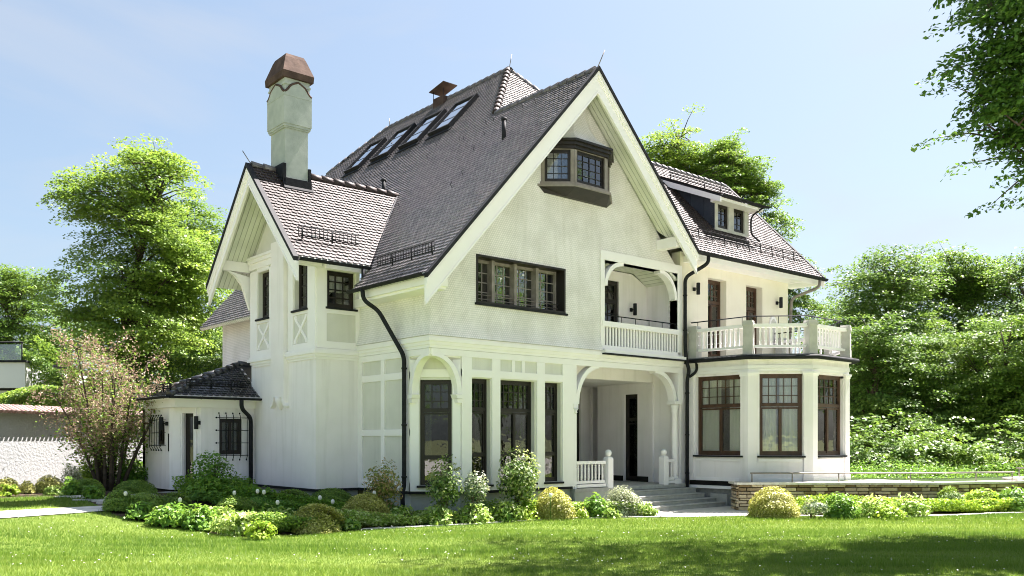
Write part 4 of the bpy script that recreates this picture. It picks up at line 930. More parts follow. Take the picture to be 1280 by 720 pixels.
# ================================================================== GROUND
def sheet(name, poly, z, mat, kind='structure'):
    bm = bmesh.new(); vs_ = [bm.verts.new((x, y, 0)) for x, y in poly]; bm.faces.new(vs_)
    for i in range(23):
        y = .5+i*.25; bmesh.ops.bisect_plane(bm, geom=bm.verts[:]+bm.edges[:]+bm.faces[:], plane_co=(0, y, 0), plane_no=(0, 1, 0))
    for v in bm.verts: v.co.z = gh(v.co.y)+z
    bmesh.ops.recalc_face_normals(bm, faces=bm.faces)
    if sum(f.normal.z for f in bm.faces) < 0: bmesh.ops.reverse_faces(bm, faces=bm.faces)
    me = bpy.data.meshes.new(name); bm.to_mesh(me); bm.free(); me.materials.append(mat)
    for p in me.polygons: p.use_smooth = True
    o = bpy.data.objects.new(name, me); COL.objects.link(o); return tag(o, kind=kind)
BED = [(-3.1, -.65), (-4.5, -.2), (-4.7, 1.0), (-4.92, 1.7), (-5.25, 2.05), (-5.6, 2.9), (-5.85, 3.75)]
sheet('ground', [(-900, -900), (900, -900), (900, 900), (-900, 900)], -.04, FIELD)
sheet('lawn', [(-23.9, -17.6), (40, -17.6), (40, -7.3), (13, -7.55), (8.7, -5.9), (7.6, -3.9), (4.9, -2.5), (2.9, -1.15), (.65, -1.0), (-2.0, -.4)]+BED+[(-23.9, 1.9)], 0, LAWN)
sheet('rear_lawn', [(-40, 3.0), (-5.75, 4.38), (-6.0, 6.3), (-5.9, 6.8), (-6.6, 7.0), (-40, 3.5)] if False else [(-40, 2.9), (-5.75, 4.40), (-5.95, 6.7), (-6.7, 7.1), (-9, 6.6), (-40, 5)], .001, LAWN)
sheet('garden_soil', [(-40, 5), (-9, 6.6), (-6.7, 7.1), (-5.95, 6.7), (-5.7, 4.3)]+BED[::-1]+[(-2.0, -.4), (.65, -1.0), (2.9, -1.15), (5.6, -1.9), (5.6, 3), (-.1, 3), (-.1, 24), (-40, 16)], -.012, SOIL)
sheet('border_soil', [(7.75, -2.9), (7.6, -3.9), (8.7, -5.9), (13, -7.55), (40, -7.3), (40, 3), (12, -3)], -.008, SOIL)
sheet('bounce_sheet', [(-45, -50), (45, -50), (45, -17.7), (-24, -17.7), (-24, -4.0), (-45, -4.0)], .004, BOUNCE)  # added out of view, bounces neutral sunlight onto the shaded walls
sheet('garden_path', [(-24, 1.9), (-5.8, 3.80), (-5.0, 3.9), (-4.2, 5.2), (-3.9, 6.4), (-4.4, 6.6), (-5.0, 5.0), (-5.7, 4.38), (-24, 3.5)], .012, PAVE)
sheet('paved_forecourt', [(5.45, -1.3), (5.1, -2.55), (7.6, -3.95), (9.3, -4.2), (9.6, -.1), (5.5, -.1)], .006, PAVE)
m = MB(); rng = random.Random(5)
for i in range(12):
    x, y = -5.45-.03*i+rng.uniform(-.22, .22), 4.75+i*.19; z = gh(y); m.box(x-.32, x+.25, y-.07, y+.07, z-.02, z+.03, rng.random())
tag(m.build('flagstones', PAVE, None), kind='structure')
def edging(pts, label, group=None):
    m = MB(); r = random.Random(7)
    for A, B in zip(pts, pts[1:]):
        A, B = Vector((*A, 0)), Vector((*B, 0)); L = (B-A).length; k = max(1, round(L/.42)); d = (B-A)/k; n = Vector((d.y, -d.x, 0)).normalized()
        for i in range(k):
            a = A+d*i+d*.03; b = A+d*(i+1)-d*.03; w = .10+r.uniform(-.015, .015)
            m.extr([a+n*w, b+n*w, b-n*w, a-n*w], (0, 0, .022+r.uniform(0, .012)))
    return tag(m.build('edging_stones', EDGE, None), label, 'edging')
edging([(-2.0, -.42), (.65, -1.03), (2.9, -1.18), (5.0, -2.4)], 'row of flat pale stones edging the bed in front of the tall windows')
edging([(7.7, -4.2), (8.7, -5.95), (13.0, -7.6), (19, -7.5)], 'row of flat pale stones edging the bed below the stone wall')

# --- low stone wall of the raised terrace
def stone_wall(pts, h, label):
    root = thing('stone_wall', (*pts[0], 0), label, 'wall')
    m = MB(); r = random.Random(9)
    core = MB()
    for A, B in zip(pts, pts[1:]):
        A, B = Vector((*A, 0)), Vector((*B, 0)); L = (B-A).length; d = (B-A)/L; n = Vector((d.y, -d.x, 0))
        if n.dot(CAM-A) < 0: n = -n
        core.extr([A+n*-.02, B+n*-.02, B-n*.30, A-n*.30], (0, 0, h-.06))
        z = 0.0
        while z < h-.07:
            hh = min(r.uniform(.055, .115), h-.06-z); u = -r.uniform(0, .2)
            while u < L:
                w = r.uniform(.16, .5); ua, ub = max(0, u)+.006, min(L, u+w)-.006
                if ub > ua+.03:
                    q = [r.uniform(-.008, .008) for _ in range(8)]; o = r.uniform(.02, .06)
                    P = [A+d*(ua+q[0])+n*-.02+Vector((0, 0, z+.006)), A+d*(ub+q[1])+n*-.02+Vector((0, 0, z+.006)), A+d*(ub+q[2])+n*-.02+Vector((0, 0, z+hh-.004)), A+d*(ua+q[3])+n*-.02+Vector((0, 0, z+hh-.004))]
                    F2 = [A+d*(ua+.012+q[4])+n*o+Vector((0, 0, z+.016)), A+d*(ub-.012+q[5])+n*(o+q[0])+Vector((0, 0, z+.014)), A+d*(ub-.012+q[6])+n*(o+q[1])+Vector((0, 0, z+hh-.014)), A+d*(ua+.012+q[7])+n*o+Vector((0, 0, z+hh-.012))]
                    m.add(P+F2, [(4, 5, 6, 7), (0, 1, 5, 4), (1, 2, 6, 5), (2, 3, 7, 6), (3, 0, 4, 7)], r.random())
                u += w
            z += hh
    m.build('stone_facing', STONE, root); core.build('wall_core', SOIL, root)
    c = MB()
    for A, B in zip(pts, pts[1:]):
        A, B = Vector((*A, 0)), Vector((*B, 0)); L = (B-A).length; d = (B-A)/L; n = Vector((d.y, -d.x, 0)); n = n if n.dot(CAM-A) > 0 else -n; k = max(1, round(L/1.1))
        for i in range(k):
            a, b = A+d*(L*i/k+.004-(0.0 if i else .06)), A+d*(L*(i+1)/k-.004); c.extr([p+Vector((0, 0, h-.058)) for p in (a+n*.09, b+n*.09, b-n*.34, a-n*.34)], (0, 0, .058))
    c.build('coping', EDGE, root)
    return root
stone_wall([(8.60, -1.9), (8.10, -2.45), (12.2, -5.85), (14.9, -7.0)], .74, 'low dry-stone wall holding the raised terrace at the foot of the bay')
stone_wall([(14.75, -6.75), (30, -8.2)], .82, 'low stone wall with pale coping continuing right past the step in the terrace wall')
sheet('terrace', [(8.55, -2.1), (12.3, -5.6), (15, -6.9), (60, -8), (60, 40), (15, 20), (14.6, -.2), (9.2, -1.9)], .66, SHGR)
m = MB()
for i, (x, y) in enumerate(((10.6, -3.9), (11.4, -3.75), (12.2, -3.75), (13.0, -3.7), (11.2, -4.5), (12.1, -4.6), (13.0, -4.5))): m.box(x-.37, x+.37, y-.3, y+.3, .66, .70+.006*(i % 3))
tag(m.build('terrace_slabs', PAVE, None), kind='structure')
# railing on the wall
def railing(pts, z0, z1, label, posts):
    root = thing('handrail', (*pts[0], z0), label, 'railing')
    m = MB(); m.tube([(x, y, z1) for x, y in pts], .020, 8); m.build('rail', STEEL, root)
    for t in posts:
        k = min(int(t), len(pts)-2); f = t-k; x = pts[k][0]+(pts[k+1][0]-pts[k][0])*f; y = pts[k][1]+(pts[k+1][1]-pts[k][1])*f
        m = MB(); m.tube([(x, y, z0), (x, y, z1)], .017, 8); m.build('post', STEEL, root)
railing([(8.35, -2.65), (9.55, -3.55), (12.2, -5.75), (14.6, -6.78)], .74, .98, 'thin steel handrail standing on the wall in front of the bay', (.03, .75, 1.25, 1.8, 2.5, 2.97))
railing([(14.9, -6.72), (18, -7.0), (30, -8.1)], .82, 1.08, 'thin steel handrail rising over the wall right of the terrace step', (.05, .6, 1.1, 1.4, 1.7))

# --- garden wall at the back left
d = Vector((.84, .543, 0)).normalized(); n = Vector((d.y, -d.x, 0)); A = Vector((-6.44, 11.12, .45))-d*14; L = 26
gw = thing('garden_wall', tuple(A), 'long white rendered garden wall with pink tile coping beyond the lawn', 'wall')
m = MB(); m.extr([A, A+d*L, A+d*L-n*.3, A-n*.3], (0, 0, 2.19)); m.build('wall', pm('rough_white_render', (.33, .34, .34), (.38, .385, .38), 1.0, .9, .15, .5, 14, dist=.04), gw)
m = MB(); r = random.Random(3); t = 0
while t < L:
    q = A+d*t; q.z = 0; z = 2.64; h = .16
    m.tube([q+n*.26+Vector((0, 0, z-.02)), q-n*.15+Vector((0, 0, z+h))], .055, 6); m.r[-8:] = [r.random()]*8
    m.tube([q-n*.56+Vector((0, 0, z-.02)), q-n*.15+Vector((0, 0, z+h))], .055, 6); t += .155
A0 = Vector((A.x, A.y, 0)); m.extr([A0+n*.22+Vector((0, 0, 2.60)), A0-n*.15+Vector((0, 0, 2.77)), A0-n*.52+Vector((0, 0, 2.60))], d*L)
m.build('tile_coping', TILEP, gw)

# --- neighbour's house beyond the wall, with a roof terrace
nb = thing('neighbour_house', (-13, 34, 0), 'white flat-roofed house with a railed terrace beyond the garden wall', 'building')
rv = Vector((.7615, -.648, 0)); fw_ = Vector((.648, .7615, 0)); o = CAM+fw_*42; o.z = 0
def nbx(m, a0, a1, d0, d1, z0, z1): m.extr([o+rv*a0+fw_*d0+Vector((0, 0, z0)), o+rv*a1+fw_*d0+Vector((0, 0, z0)), o+rv*a1+fw_*d1+Vector((0, 0, z0)), o+rv*a0+fw_*d1+Vector((0, 0, z0))], (0, 0, z1-z0))
x1 = (32-640)/1115.6*42
m = MB(); nbx(m, x1-14, x1-.6, .5, 9, 0, 4.2); nbx(m, x1-14, x1, 0, 9, 4.3, 5.5); m.build('wall', pm('neighbour_white', (.72, .73, .73), (.78, .79, .79), .6, .8), nb)
m = MB(); nbx(m, x1-14, x1+.1, -.1, 9.1, 5.5, 5.6); nbx(m, x1-14, x1-.2, .2, 9, 4.2, 4.3); m.build('roof_edge', METAL, nb)
m = MB()
for q in (.0, 1.5, 3, 4.5, 6): m.tube([o+rv*(x1-.15-q)+Vector((0, 0, 5.5)), o+rv*(x1-.15-q)+Vector((0, 0, 6.45))], .03, 6)
m.tube([o+rv*(x1-.1)+Vector((0, 0, 6.45)), o+rv*(x1-8)+Vector((0, 0, 6.45))], .035, 6)
rl = m.build('terrace_railing', METAL, nb)
m = MB(); nbx(m, x1-8, x1-.2, .04, .06, 5.6, 6.35); m.build('railing_glass', GLASS, rl)

# ================================================================== PLANTS
def np_mesh(name, V, nper, rnd, mat, parent, org, loc=None):
    """V: (N*nper,3) world verts, polygons of nper corners each"""
    V = np.asarray(V, np.float32); N = len(V)//nper
    me = bpy.data.meshes.new(name)
    me.vertices.add(len(V)); me.vertices.foreach_set('co', (V-np.array(org, np.float32)).ravel())
    me.loops.add(N*nper); me.loops.foreach_set('vertex_index', np.arange(N*nper, dtype=np.int32))
    me.polygons.add(N); me.polygons.foreach_set('loop_start', np.arange(0, N*nper, nper, dtype=np.int32))
    me.update(calc_edges=True)
    a = me.attributes.new('rnd', 'FLOAT', 'FACE'); a.data.foreach_set('value', np.asarray(rnd, np.float32))
    me.materials.append(mat)
    o = bpy.data.objects.new(name, me); COL.objects.link(o); WORG[o.name] = Vector(org)
    if parent is not None: o.parent = parent; o.location = Vector(org)-WORG[parent.name]
    else: o.location = org
    return o
def leaves(C, nrm, size, rng, aspect=.55, jit=.7, fold=True):
    """one rhombic leaf per centre, facing roughly nrm"""
    n = nrm + rng.normal(0, jit, C.shape); n /= np.linalg.norm(n, axis=1)[:, None]+1e-9
    t = rng.normal(0, 1, C.shape); a = np.cross(n, t); a /= np.linalg.norm(a, axis=1)[:, None]+1e-9
    b = np.cross(n, a); s = (size*rng.uniform(.65, 1.3, len(C)))[:, None]
    V = np.stack([C-a*s*.5, C+b*s*.5*aspect+n*s*.06-a*s*.05, C+a*s*.5, C-b*s*.5*aspect+n*s*.06-a*s*.05], 1)
    return V.reshape(-1, 3)
def wob(P, f, seed):
    r = np.random.default_rng(seed); ph = r.uniform(0, 6.28, 6); k = r.uniform(.7, 1.3, (6, 3))*f
    return sum(np.sin(P@k[i]+ph[i]) for i in range(6))/3
LF_L = leaf_mat('maple_leaves', (.10, .19, .03), (.18, .29, .04), (.30, .40, .07), .46)
LF_M = leaf_mat('beech_leaves', (.06, .135, .022), (.12, .22, .028), (.23, .34, .05), .42)
LF_R = leaf_mat('hornbeam_leaves', (.05, .12, .024), (.10, .195, .03), (.20, .30, .055), .42)
LF_D = leaf_mat('overhang_leaves', (.03, .085, .018), (.06, .15, .024), (.13, .24, .035), .45)
LF_H = leaf_mat('hedge_leaves', (.025, .06, .010), (.055, .12, .015), (.16, .24, .025), .3)
LF_P = leaf_mat('faded_lilac_leaves', (.17, .12, .075), (.34, .24, .17), (.48, .38, .27), .3, tint=(1, .9, .8))
def make_tree(name, label, x, y, h, lobes, tr, leaf, nspray, nleaf, mat, seed, group=None, spr=.75, flat=.28, bark=None, cat='tree', hole=-.35, clear=.25, limbs=6):
    rng = np.random.default_rng(seed); bark = bark or BARKD
    root = thing(name, (x, y, 0), label, cat, group)
    top = max(l[2]+l[5]*.5 for l in lobes); rr = random.Random(seed)
    tp = []; nseg = 9; l0 = max(lobes, key=lambda l: l[2])
    for i in range(nseg+1):
        t = i/nseg; tp.append(Vector((x+l0[0]*t**1.6+rr.uniform(-.12, .12)*t*2, y+l0[1]*t**1.6+rr.uniform(-.12, .12)*t*2, top*t-.1)))
    m = MB(); m.tube(tp, tr, 9, tr*.12); m.build('trunk', bark, root)
    m = MB(); tips = []
    for (lx, ly, lz, rx, ry, rz) in lobes:
        for k in range(limbs):
            d = Vector((rr.gauss(0, 1), rr.gauss(0, 1), rr.gauss(.1, .7))); d.normalize()
            e = Vector((x+lx+d.x*rx*.82, y+ly+d.y*ry*.82, lz+d.z*rz*.8))
            zs = max(h*clear, min(top*.85, e.z-abs(rr.gauss(0, 1))*1.0-math.hypot(e.x-x, e.y-y)*.55)); i = min(nseg-1, int(zs/top*nseg)); f = zs/top*nseg-i
            s = tp[i].lerp(tp[i+1], min(1, max(0, f))); mid = s.lerp(e, .5)+Vector((rr.uniform(-.3, .3), rr.uniform(-.3, .3), rr.uniform(0, .6)))
            P = [s*(1-t)**2+mid*2*t*(1-t)+e*t*t for t in [j/6 for j in range(7)]]; r0 = tr*.30*rr.uniform(.6, 1.1)
            m.tube(P, r0, 6, r0*.15)
            for j in range(5):
                q = P[rr.randint(2, 5)]; e2 = q+Vector((rr.gauss(0, 1), rr.gauss(0, 1), rr.gauss(.2, .6))).normalized()*rr.uniform(.8, 1.9)
                m.tube([q, q.lerp(e2, .5)+Vector((0, 0, .12)), e2], r0*.35, 5, r0*.06); tips.append(e2)
            tips.append(e)
    m.build('branches', bark, root)
    Cs = []; W = np.array([l[3]*l[4]*l[5] for l in lobes])**(2/3); W /= W.sum()
    for (lx, ly, lz, rx, ry, rz), w in zip(lobes, W):
        n = int(nspray*w*1.25); d = rng.normal(0, 1, (n, 3)); d /= np.linalg.norm(d, axis=1)[:, None]
        r = rng.uniform(.2, 1.0, n)**.5*(1+.30*wob(d*3, 1.1, seed+5)+.14*wob(d*8, 1.2, seed+6))
        Cs.append(np.array([x+lx, y+ly, lz])+d*np.array([rx, ry, rz])*r[:, None])
    C = np.concatenate(Cs+[np.array([tuple(t) for t in tips])]); keep = (wob(C, .95, seed+1)+.8*wob(C, 2.3, seed+7)) > hole; keep[-len(tips):] = True; C = C[keep]; C = C[C[:, 2] > .3]
    ctr = np.array([x, y, top*.55]); k = len(C)
    out = C-ctr; out /= np.linalg.norm(out, axis=1)[:, None]
    S = spr*rng.uniform(.55, 1.25, k)
    per = np.maximum(8, (nleaf*S/spr).astype(int)); idx = np.repeat(np.arange(k), per); n = len(idx)
    ang = rng.uniform(0, 6.283, n); rad = np.sqrt(rng.uniform(0, 1, n))*S[idx]
    L = np.stack([np.cos(ang)*rad, np.sin(ang)*rad, rng.normal(0, 1, n)*flat*S[idx]*.35 - .22*rad*rad/np.maximum(.3, S[idx])], 1)
    tilt = out[idx]*rad[:, None]*0; P = C[idx]+L
    P[:, 2] += (L[:, 0]*out[idx, 0]+L[:, 1]*out[idx, 1])*-.25
    nr = np.tile([0, 0, 1.], (n, 1))+out[idx]*.45
    rnd = np.clip(.5*rng.uniform(0, 1, n)+.5*rng.uniform(0, 1, k)[idx]+.10*wob(P, .5, seed+2), 0, 1)
    np_mesh('crown', leaves(P, nr, leaf, rng, .6, .55), 4, rnd, mat, root, (x, y, 0))
    return root
def A_(px, D):   # a point on the ground, px across the view at distance D
    l = (px-640)/1115.6*D; return (CAM.x+D*.6483+l*.7613, CAM.y+D*.7613-l*.6483)
def Z_(py, D): return 1.85+(550-py)*D/1115.6
def lob(cx, cy, pts):
    """pts: (px, py, wpx, hpx, D) lobes -> offsets in metres from (cx,cy)"""
    out = []
    for px, py, w, hh, D in pts:
        X, Y = A_(px, D); out.append((X-cx, Y-cy, Z_(py, D), w*D/1115.6/2, w*D/1115.6/2, hh*D/1115.6/2))
    return out
def T(name, label, px, D, pts, **k):
    x, y = A_(px, D); L = lob(x, y, pts); h = max(l[2]+l[5] for l in L)
    return make_tree(name, label, x, y, h, L, lobes_tr(k), k.pop('leaf'), k.pop('ns'), k.pop('nl'), k.pop('mat'), k.pop('seed'), **k)
def lobes_tr(k): return k.pop('tr')
# left, beyond the garden wall
T('maple_tree', 'tallest bright green tree left of the house, rising behind the pinkish shrub', 148, 40, [(150, 235, 125, 120, 40), (200, 205, 60, 40, 40), (105, 245, 70, 60, 39.5), (190, 320, 150, 130, 39.5), (110, 350, 130, 110, 39), (235, 345, 90, 110, 41), (170, 410, 170, 110, 39.5)], tr=.34, leaf=0.144, ns=900, nl=105, mat=LF_L, seed=11, spr=.80, limbs=6)
T('maple_tree', 'darker green tree with a rounded crown between the tallest maple and the roof', 240, 47, [(240, 290, 95, 105, 47), (262, 350, 80, 110, 47), (215, 380, 90, 100, 47), (258, 425, 110, 70, 46)], tr=.3, leaf=0.144, ns=380, nl=105, mat=LF_M, seed=12, spr=.85)
T('maple_tree', 'lower tree with airy branches at the left edge above the white neighbour house', 30, 58, [(35, 368, 80, 70, 58), (-10, 385, 90, 90, 58), (68, 405, 80, 90, 57), (0, 355, 60, 50, 57), (30, 430, 120, 70, 57), (-30, 430, 90, 90, 57)], tr=.25, leaf=.16, ns=640, nl=84, mat=LF_M, seed=13, spr=.75, hole=-.25)
# hedge behind the wall
def hedge(name, label, px0, px1, D0, D1, py_top, depth, mat, seed, n=26000, leaf=.11, cat='hedge', bump=.15):
    a, b = A_(px0, D0), A_(px1, D1); z1 = Z_(py_top, (D0+D1)/2)
    rng = np.random.default_rng(seed); root = thing(name, (a[0], a[1], 0), label, cat)
    m = MB(); r = random.Random(seed)
    for i in range(10):
        t = (i+.5)/10; x, y = a[0]+(b[0]-a[0])*t, a[1]+(b[1]-a[1])*t; m.tube([(x, y, 0), (x+r.uniform(-.2, .2), y, z1*.5), (x+r.uniform(-.3, .3), y, z1*.85)], .05, 5, .015)
    m.build('stems', BARKD, root)
    t = rng.uniform(0, 1, n); u = rng.uniform(-1, 1, n); w = rng.uniform(0, 1, n)**.6
    side = rng.uniform(0, 1, n) < .5; u = np.where(side, np.sign(u)*(1-.25*rng.uniform(0, 1, n)), u); w = np.where(side, w, 1-.1*rng.uniform(0, 1, n))
    dx, dy = b[0]-a[0], b[1]-a[1]; L = math.hypot(dx, dy); nx, ny = -dy/L, dx/L
    P = np.stack([a[0]+dx*t+nx*u*depth/2, a[1]+dy*t+ny*u*depth/2, z1*w], 1); rg = 1+np.minimum(.5, bump*.32)*(wob(np.stack([t*L, t*0, t*0], 1), .9, seed+9)-.6) if bump > .3 else 1.; P[:, 2] *= rg; k = wob(P, 1.6, seed)*bump; P[:, 0] += nx*u*k; P[:, 1] += ny*u*k; P[:, 2] += k*w
    nr = np.stack([nx*u, ny*u, np.where(side, .3, 1.)], 1)
    np_mesh('foliage', leaves(P, nr, leaf, rng, .6, .5), 4, rng.uniform(0, 1, n), mat, root, (a[0], a[1], 0))
hedge('clipped_hedge', 'tall clipped hedge with a level sunlit top behind the annex roof', 150, 330, 39, 40, 447, 1.6, LF_H, 21, 42000, .10)
hedge('shrub_row', 'bright yellow-green shrubs showing over the coping below the neighbour house', -40, 108, 33, 34, 486, 1.6, LF_L, 22, 16000, .14, 'shrub', .5)
hedge('shrub_row', 'dark mixed shrubbery filling the ground under the left trees', 36, 300, 44, 46, 425, 3, LF_M, 23, 42000, .16, 'shrub', .9)
# behind the roof
T('beech_tree', 'sunlit tree showing above the roof just right of the gable peak', 850, 50, [(845, 172, 42, 50, 50), (818, 190, 46, 50, 50), (868, 205, 60, 50, 50), (838, 225, 70, 60, 50), (880, 240, 80, 60, 50), (850, 300, 120, 120, 50)], tr=.35, leaf=0.137, ns=760, nl=87, mat=LF_L, seed=31, spr=.62, clear=.4)
T('beech_tree', 'sunlit tree behind the dormer with a ragged right side', 925, 48, [(903, 192, 42, 44, 48), (925, 215, 50, 44, 48), (948, 240, 40, 34, 48), (915, 250, 80, 60, 48), (965, 285, 60, 44, 47.5), (990, 345, 60, 50, 47.5), (930, 330, 90, 100, 48), (1000, 390, 60, 60, 47)], tr=.33, leaf=0.130, ns=820, nl=87, mat=LF_M, seed=32, spr=.6, clear=.4)
# right side wood edge
T('hornbeam_tree', 'tree standing nearest the balcony on the right with branches reaching towards it', 1095, 42, [(1085, 365, 110, 90, 42), (1120, 350, 80, 70, 42), (1100, 430, 150, 120, 41.5), (1095, 520, 140, 110, 41)], tr=.30, leaf=0.137, ns=640, nl=96, mat=LF_R, seed=41, spr=.75, hole=-.3)
T('hornbeam_tree', 'tallest tree of the right-hand group with a broken domed top', 1200, 47, [(1200, 350, 90, 80, 47), (1240, 370, 80, 80, 47), (1160, 380, 80, 80, 47), (1205, 440, 150, 120, 46)], tr=.34, leaf=0.151, ns=640, nl=96, mat=LF_M, seed=42, spr=.85, hole=-.3)
T('hornbeam_tree', 'leafy tree at the right edge of the photograph behind the terrace', 1285, 44, [(1290, 365, 100, 100, 44), (1255, 430, 110, 110, 43), (1300, 480, 140, 160, 43)], tr=.3, leaf=0.144, ns=520, nl=96, mat=LF_R, seed=43, spr=.8)
T('hornbeam_tree', 'low spreading tree in front of the right-hand trees with boughs near the ground', 1180, 38, [(1180, 450, 130, 100, 38), (1140, 510, 130, 110, 37.5), (1225, 520, 130, 110, 37.5), (1180, 560, 200, 70, 37)], tr=.22, leaf=0.122, ns=700, nl=96, mat=LF_M, seed=44, spr=.65)
T('hornbeam_tree', 'shaded tree filling the gap beyond the balcony tree', 1060, 52, [(1050, 420, 90, 100, 52), (1080, 500, 120, 130, 51), (1130, 450, 110, 120, 52)], tr=.3, leaf=0.158, ns=420, nl=96, mat=LF_R, seed=45, spr=.9)
hedge('shrub_row', 'dense dark undergrowth along the foot of the right-hand trees', 1020, 1420, 43, 45, 520, 4, LF_R, 46, 60000, .17, 'shrub', 1.1)
T('hornbeam_tree', 'full-crowned tree rising from the terrace edge directly right of the bay', 1100, 36, [(1085, 450, 90, 100, 36), (1120, 470, 90, 100, 36), (1075, 520, 80, 110, 36), (1125, 540, 110, 100, 35.5), (1090, 570, 110, 60, 35)], tr=.18, leaf=.125, ns=760, nl=84, mat=LF_R, seed=48, spr=.55, hole=-.35)
T('hornbeam_tree', 'full-crowned tree near the right edge with foliage down to the terrace', 1265, 36, [(1250, 440, 110, 110, 36), (1290, 470, 110, 120, 36), (1235, 520, 110, 110, 36), (1290, 550, 120, 100, 35.5), (1240, 575, 110, 60, 35)], tr=.18, leaf=.125, ns=800, nl=84, mat=LF_M, seed=49, spr=.55, hole=-.35)
T('hazel_bush', 'low green bush with boughs to the ground just right of the bay', 1085, 31, [(1080, 572, 90, 56, 31), (1120, 580, 80, 50, 30.5), (1050, 575, 60, 56, 31), (1095, 560, 50, 40, 32)], tr=.08, leaf=.15, ns=330, nl=34, mat=LF_R, seed=81, spr=.42, cat='shrub', hole=-.6)
T('hazel_bush', 'low green bush in the middle of the gap between bay and picture edge', 1165, 31, [(1160, 574, 110, 54, 31), (1210, 580, 100, 46, 30.5), (1150, 562, 50, 40, 32)], tr=.08, leaf=.15, ns=330, nl=34, mat=LF_M, seed=82, spr=.42, cat='shrub', hole=-.6)
T('hazel_bush', 'low green bush behind the yellow-green shrub at the right edge', 1265, 32, [(1250, 570, 100, 60, 32.5), (1310, 570, 110, 70, 32.5), (1275, 556, 60, 50, 33)], tr=.08, leaf=.15, ns=360, nl=34, mat=LF_R, seed=83, spr=.42, cat='shrub', hole=-.6)
hedge('shrub_row', 'far undergrowth at the right behind the hornbeams', 1030, 1500, 60, 62, 470, 4, LF_H, 47, 40000, .22, 'shrub', 1.1)
# the tree whose boughs hang in at the top right and shade the lawn
T('overhanging_tree', 'dark leafy tree whose boughs hang in at the top right corner', 1520, 18.5, [(1262, 30, 130, 110, 17), (1232, 70, 90, 60, 17), (1285, 110, 130, 100, 17.5), (1240, 125, 70, 44, 17), (1300, 190, 90, 70, 18), (1275, 165, 60, 40, 17.5), (1350, 90, 180, 200, 18), (1270, -50, 160, 110, 17.5), (1440, -60, 260, 240, 19)], tr=.26, leaf=.12, ns=1500, nl=52, mat=LF_D, seed=51, spr=.46, hole=-.18, clear=.35, limbs=4)
make_tree('garden_tree', 'tree standing to the right of the viewer, its crown shading the front lawn', 5.0, -16.5, 17, [(1, 8.5, 13.4, 3.8, 3.8, 1.6), (3.5, 8.4, 15.6, 4.0, 3.0, 1.4)], .3, .15, 290, 42, LF_D, 52, spr=.7, hole=-.3, clear=.35)
# garden trees on the viewer's side of the lawn (seen only as shade and in the panes)
for i, (x, y, s) in enumerate(((16, -36, 1.25), (27, -30, 1.3), (7, -44, 1.3), (38, -22, 1.25), (-34, 26, 1.1), (-44, -12, 1.1), (-30, -48, 1.2), (-8, -58, 1.2), (14, -52, 1.1), (-48, -34, 1.2), (34, -40, 1.2))):
    make_tree('garden_tree', 'broad garden tree standing behind the viewer on the far side of the lawn', x, y, 14*s, [(0, 0, 9*s, 5*s, 5*s, 4.5*s), (1, 2, 6*s, 5*s, 5*s, 3*s)], .35, .34, 260, 36, LF_M, 60+i, group='trees behind the viewer', spr=1.3)
# pinkish shrub with many stems
def lilac():
    x, y = A_(138, 24.2); rng = np.random.default_rng(71); rr = random.Random(71)
    root = thing('flowering_shrub', (x, y, 0), 'tall many-stemmed shrub covered in faded pinkish seed heads left of the annex', 'shrub')
    m = MB(); C = []
    for k in range(15):
        a = rr.uniform(0, 6.28); R_ = rr.uniform(.4, 1.75); top = Vector((x+math.cos(a)*R_, y+math.sin(a)*R_, rr.uniform(2.9, 4.1)+(1.0 if R_ < .9 else 0)))
        s = Vector((x+math.cos(a)*.25, y+math.sin(a)*.25, .4)); mid = s.lerp(top, .45)+Vector((0, 0, .5))
        P = [s*(1-t)**2+mid*2*t*(1-t)+top*t*t for t in [j/7 for j in range(8)]]; m.tube(P, .055, 6, .012)
        for j in range(9):
            q = P[rr.randint(2, 7)]; e = q+Vector((rr.gauss(0, 1), rr.gauss(0, 1), rr.gauss(.5, .7))).normalized()*rr.uniform(.4, 1.0); m.tube([q, q.lerp(e, .5), e], .014, 4, .004)
            for t in (.35, .6, .8, 1.0): C.append(tuple(q.lerp(e, t)))
    m.build('stems', BARKD, root)
    C = np.array(C); idx = np.repeat(np.arange(len(C)), 30); P = C[idx]+rng.normal(0, .12, (len(idx), 3))
    np_mesh('seed_heads', leaves(P, np.tile([0, 0, .6], (len(P), 1)), .06, rng, .6, .8), 4, rng.uniform(0, 1, len(P)), LF_P, root, (x, y, 0))
    idx = np.repeat(np.arange(len(C)), 12); P = C[idx]+rng.normal(0, .2, (len(idx), 3)); P[:, 2] -= .15
    np_mesh('leaves', leaves(P, np.tile([0, 0, 1.], (len(P), 1)), .09, rng, .6, .6), 4, rng.uniform(0, 1, len(P)), LF_M, root, (x, y, 0))
lilac()

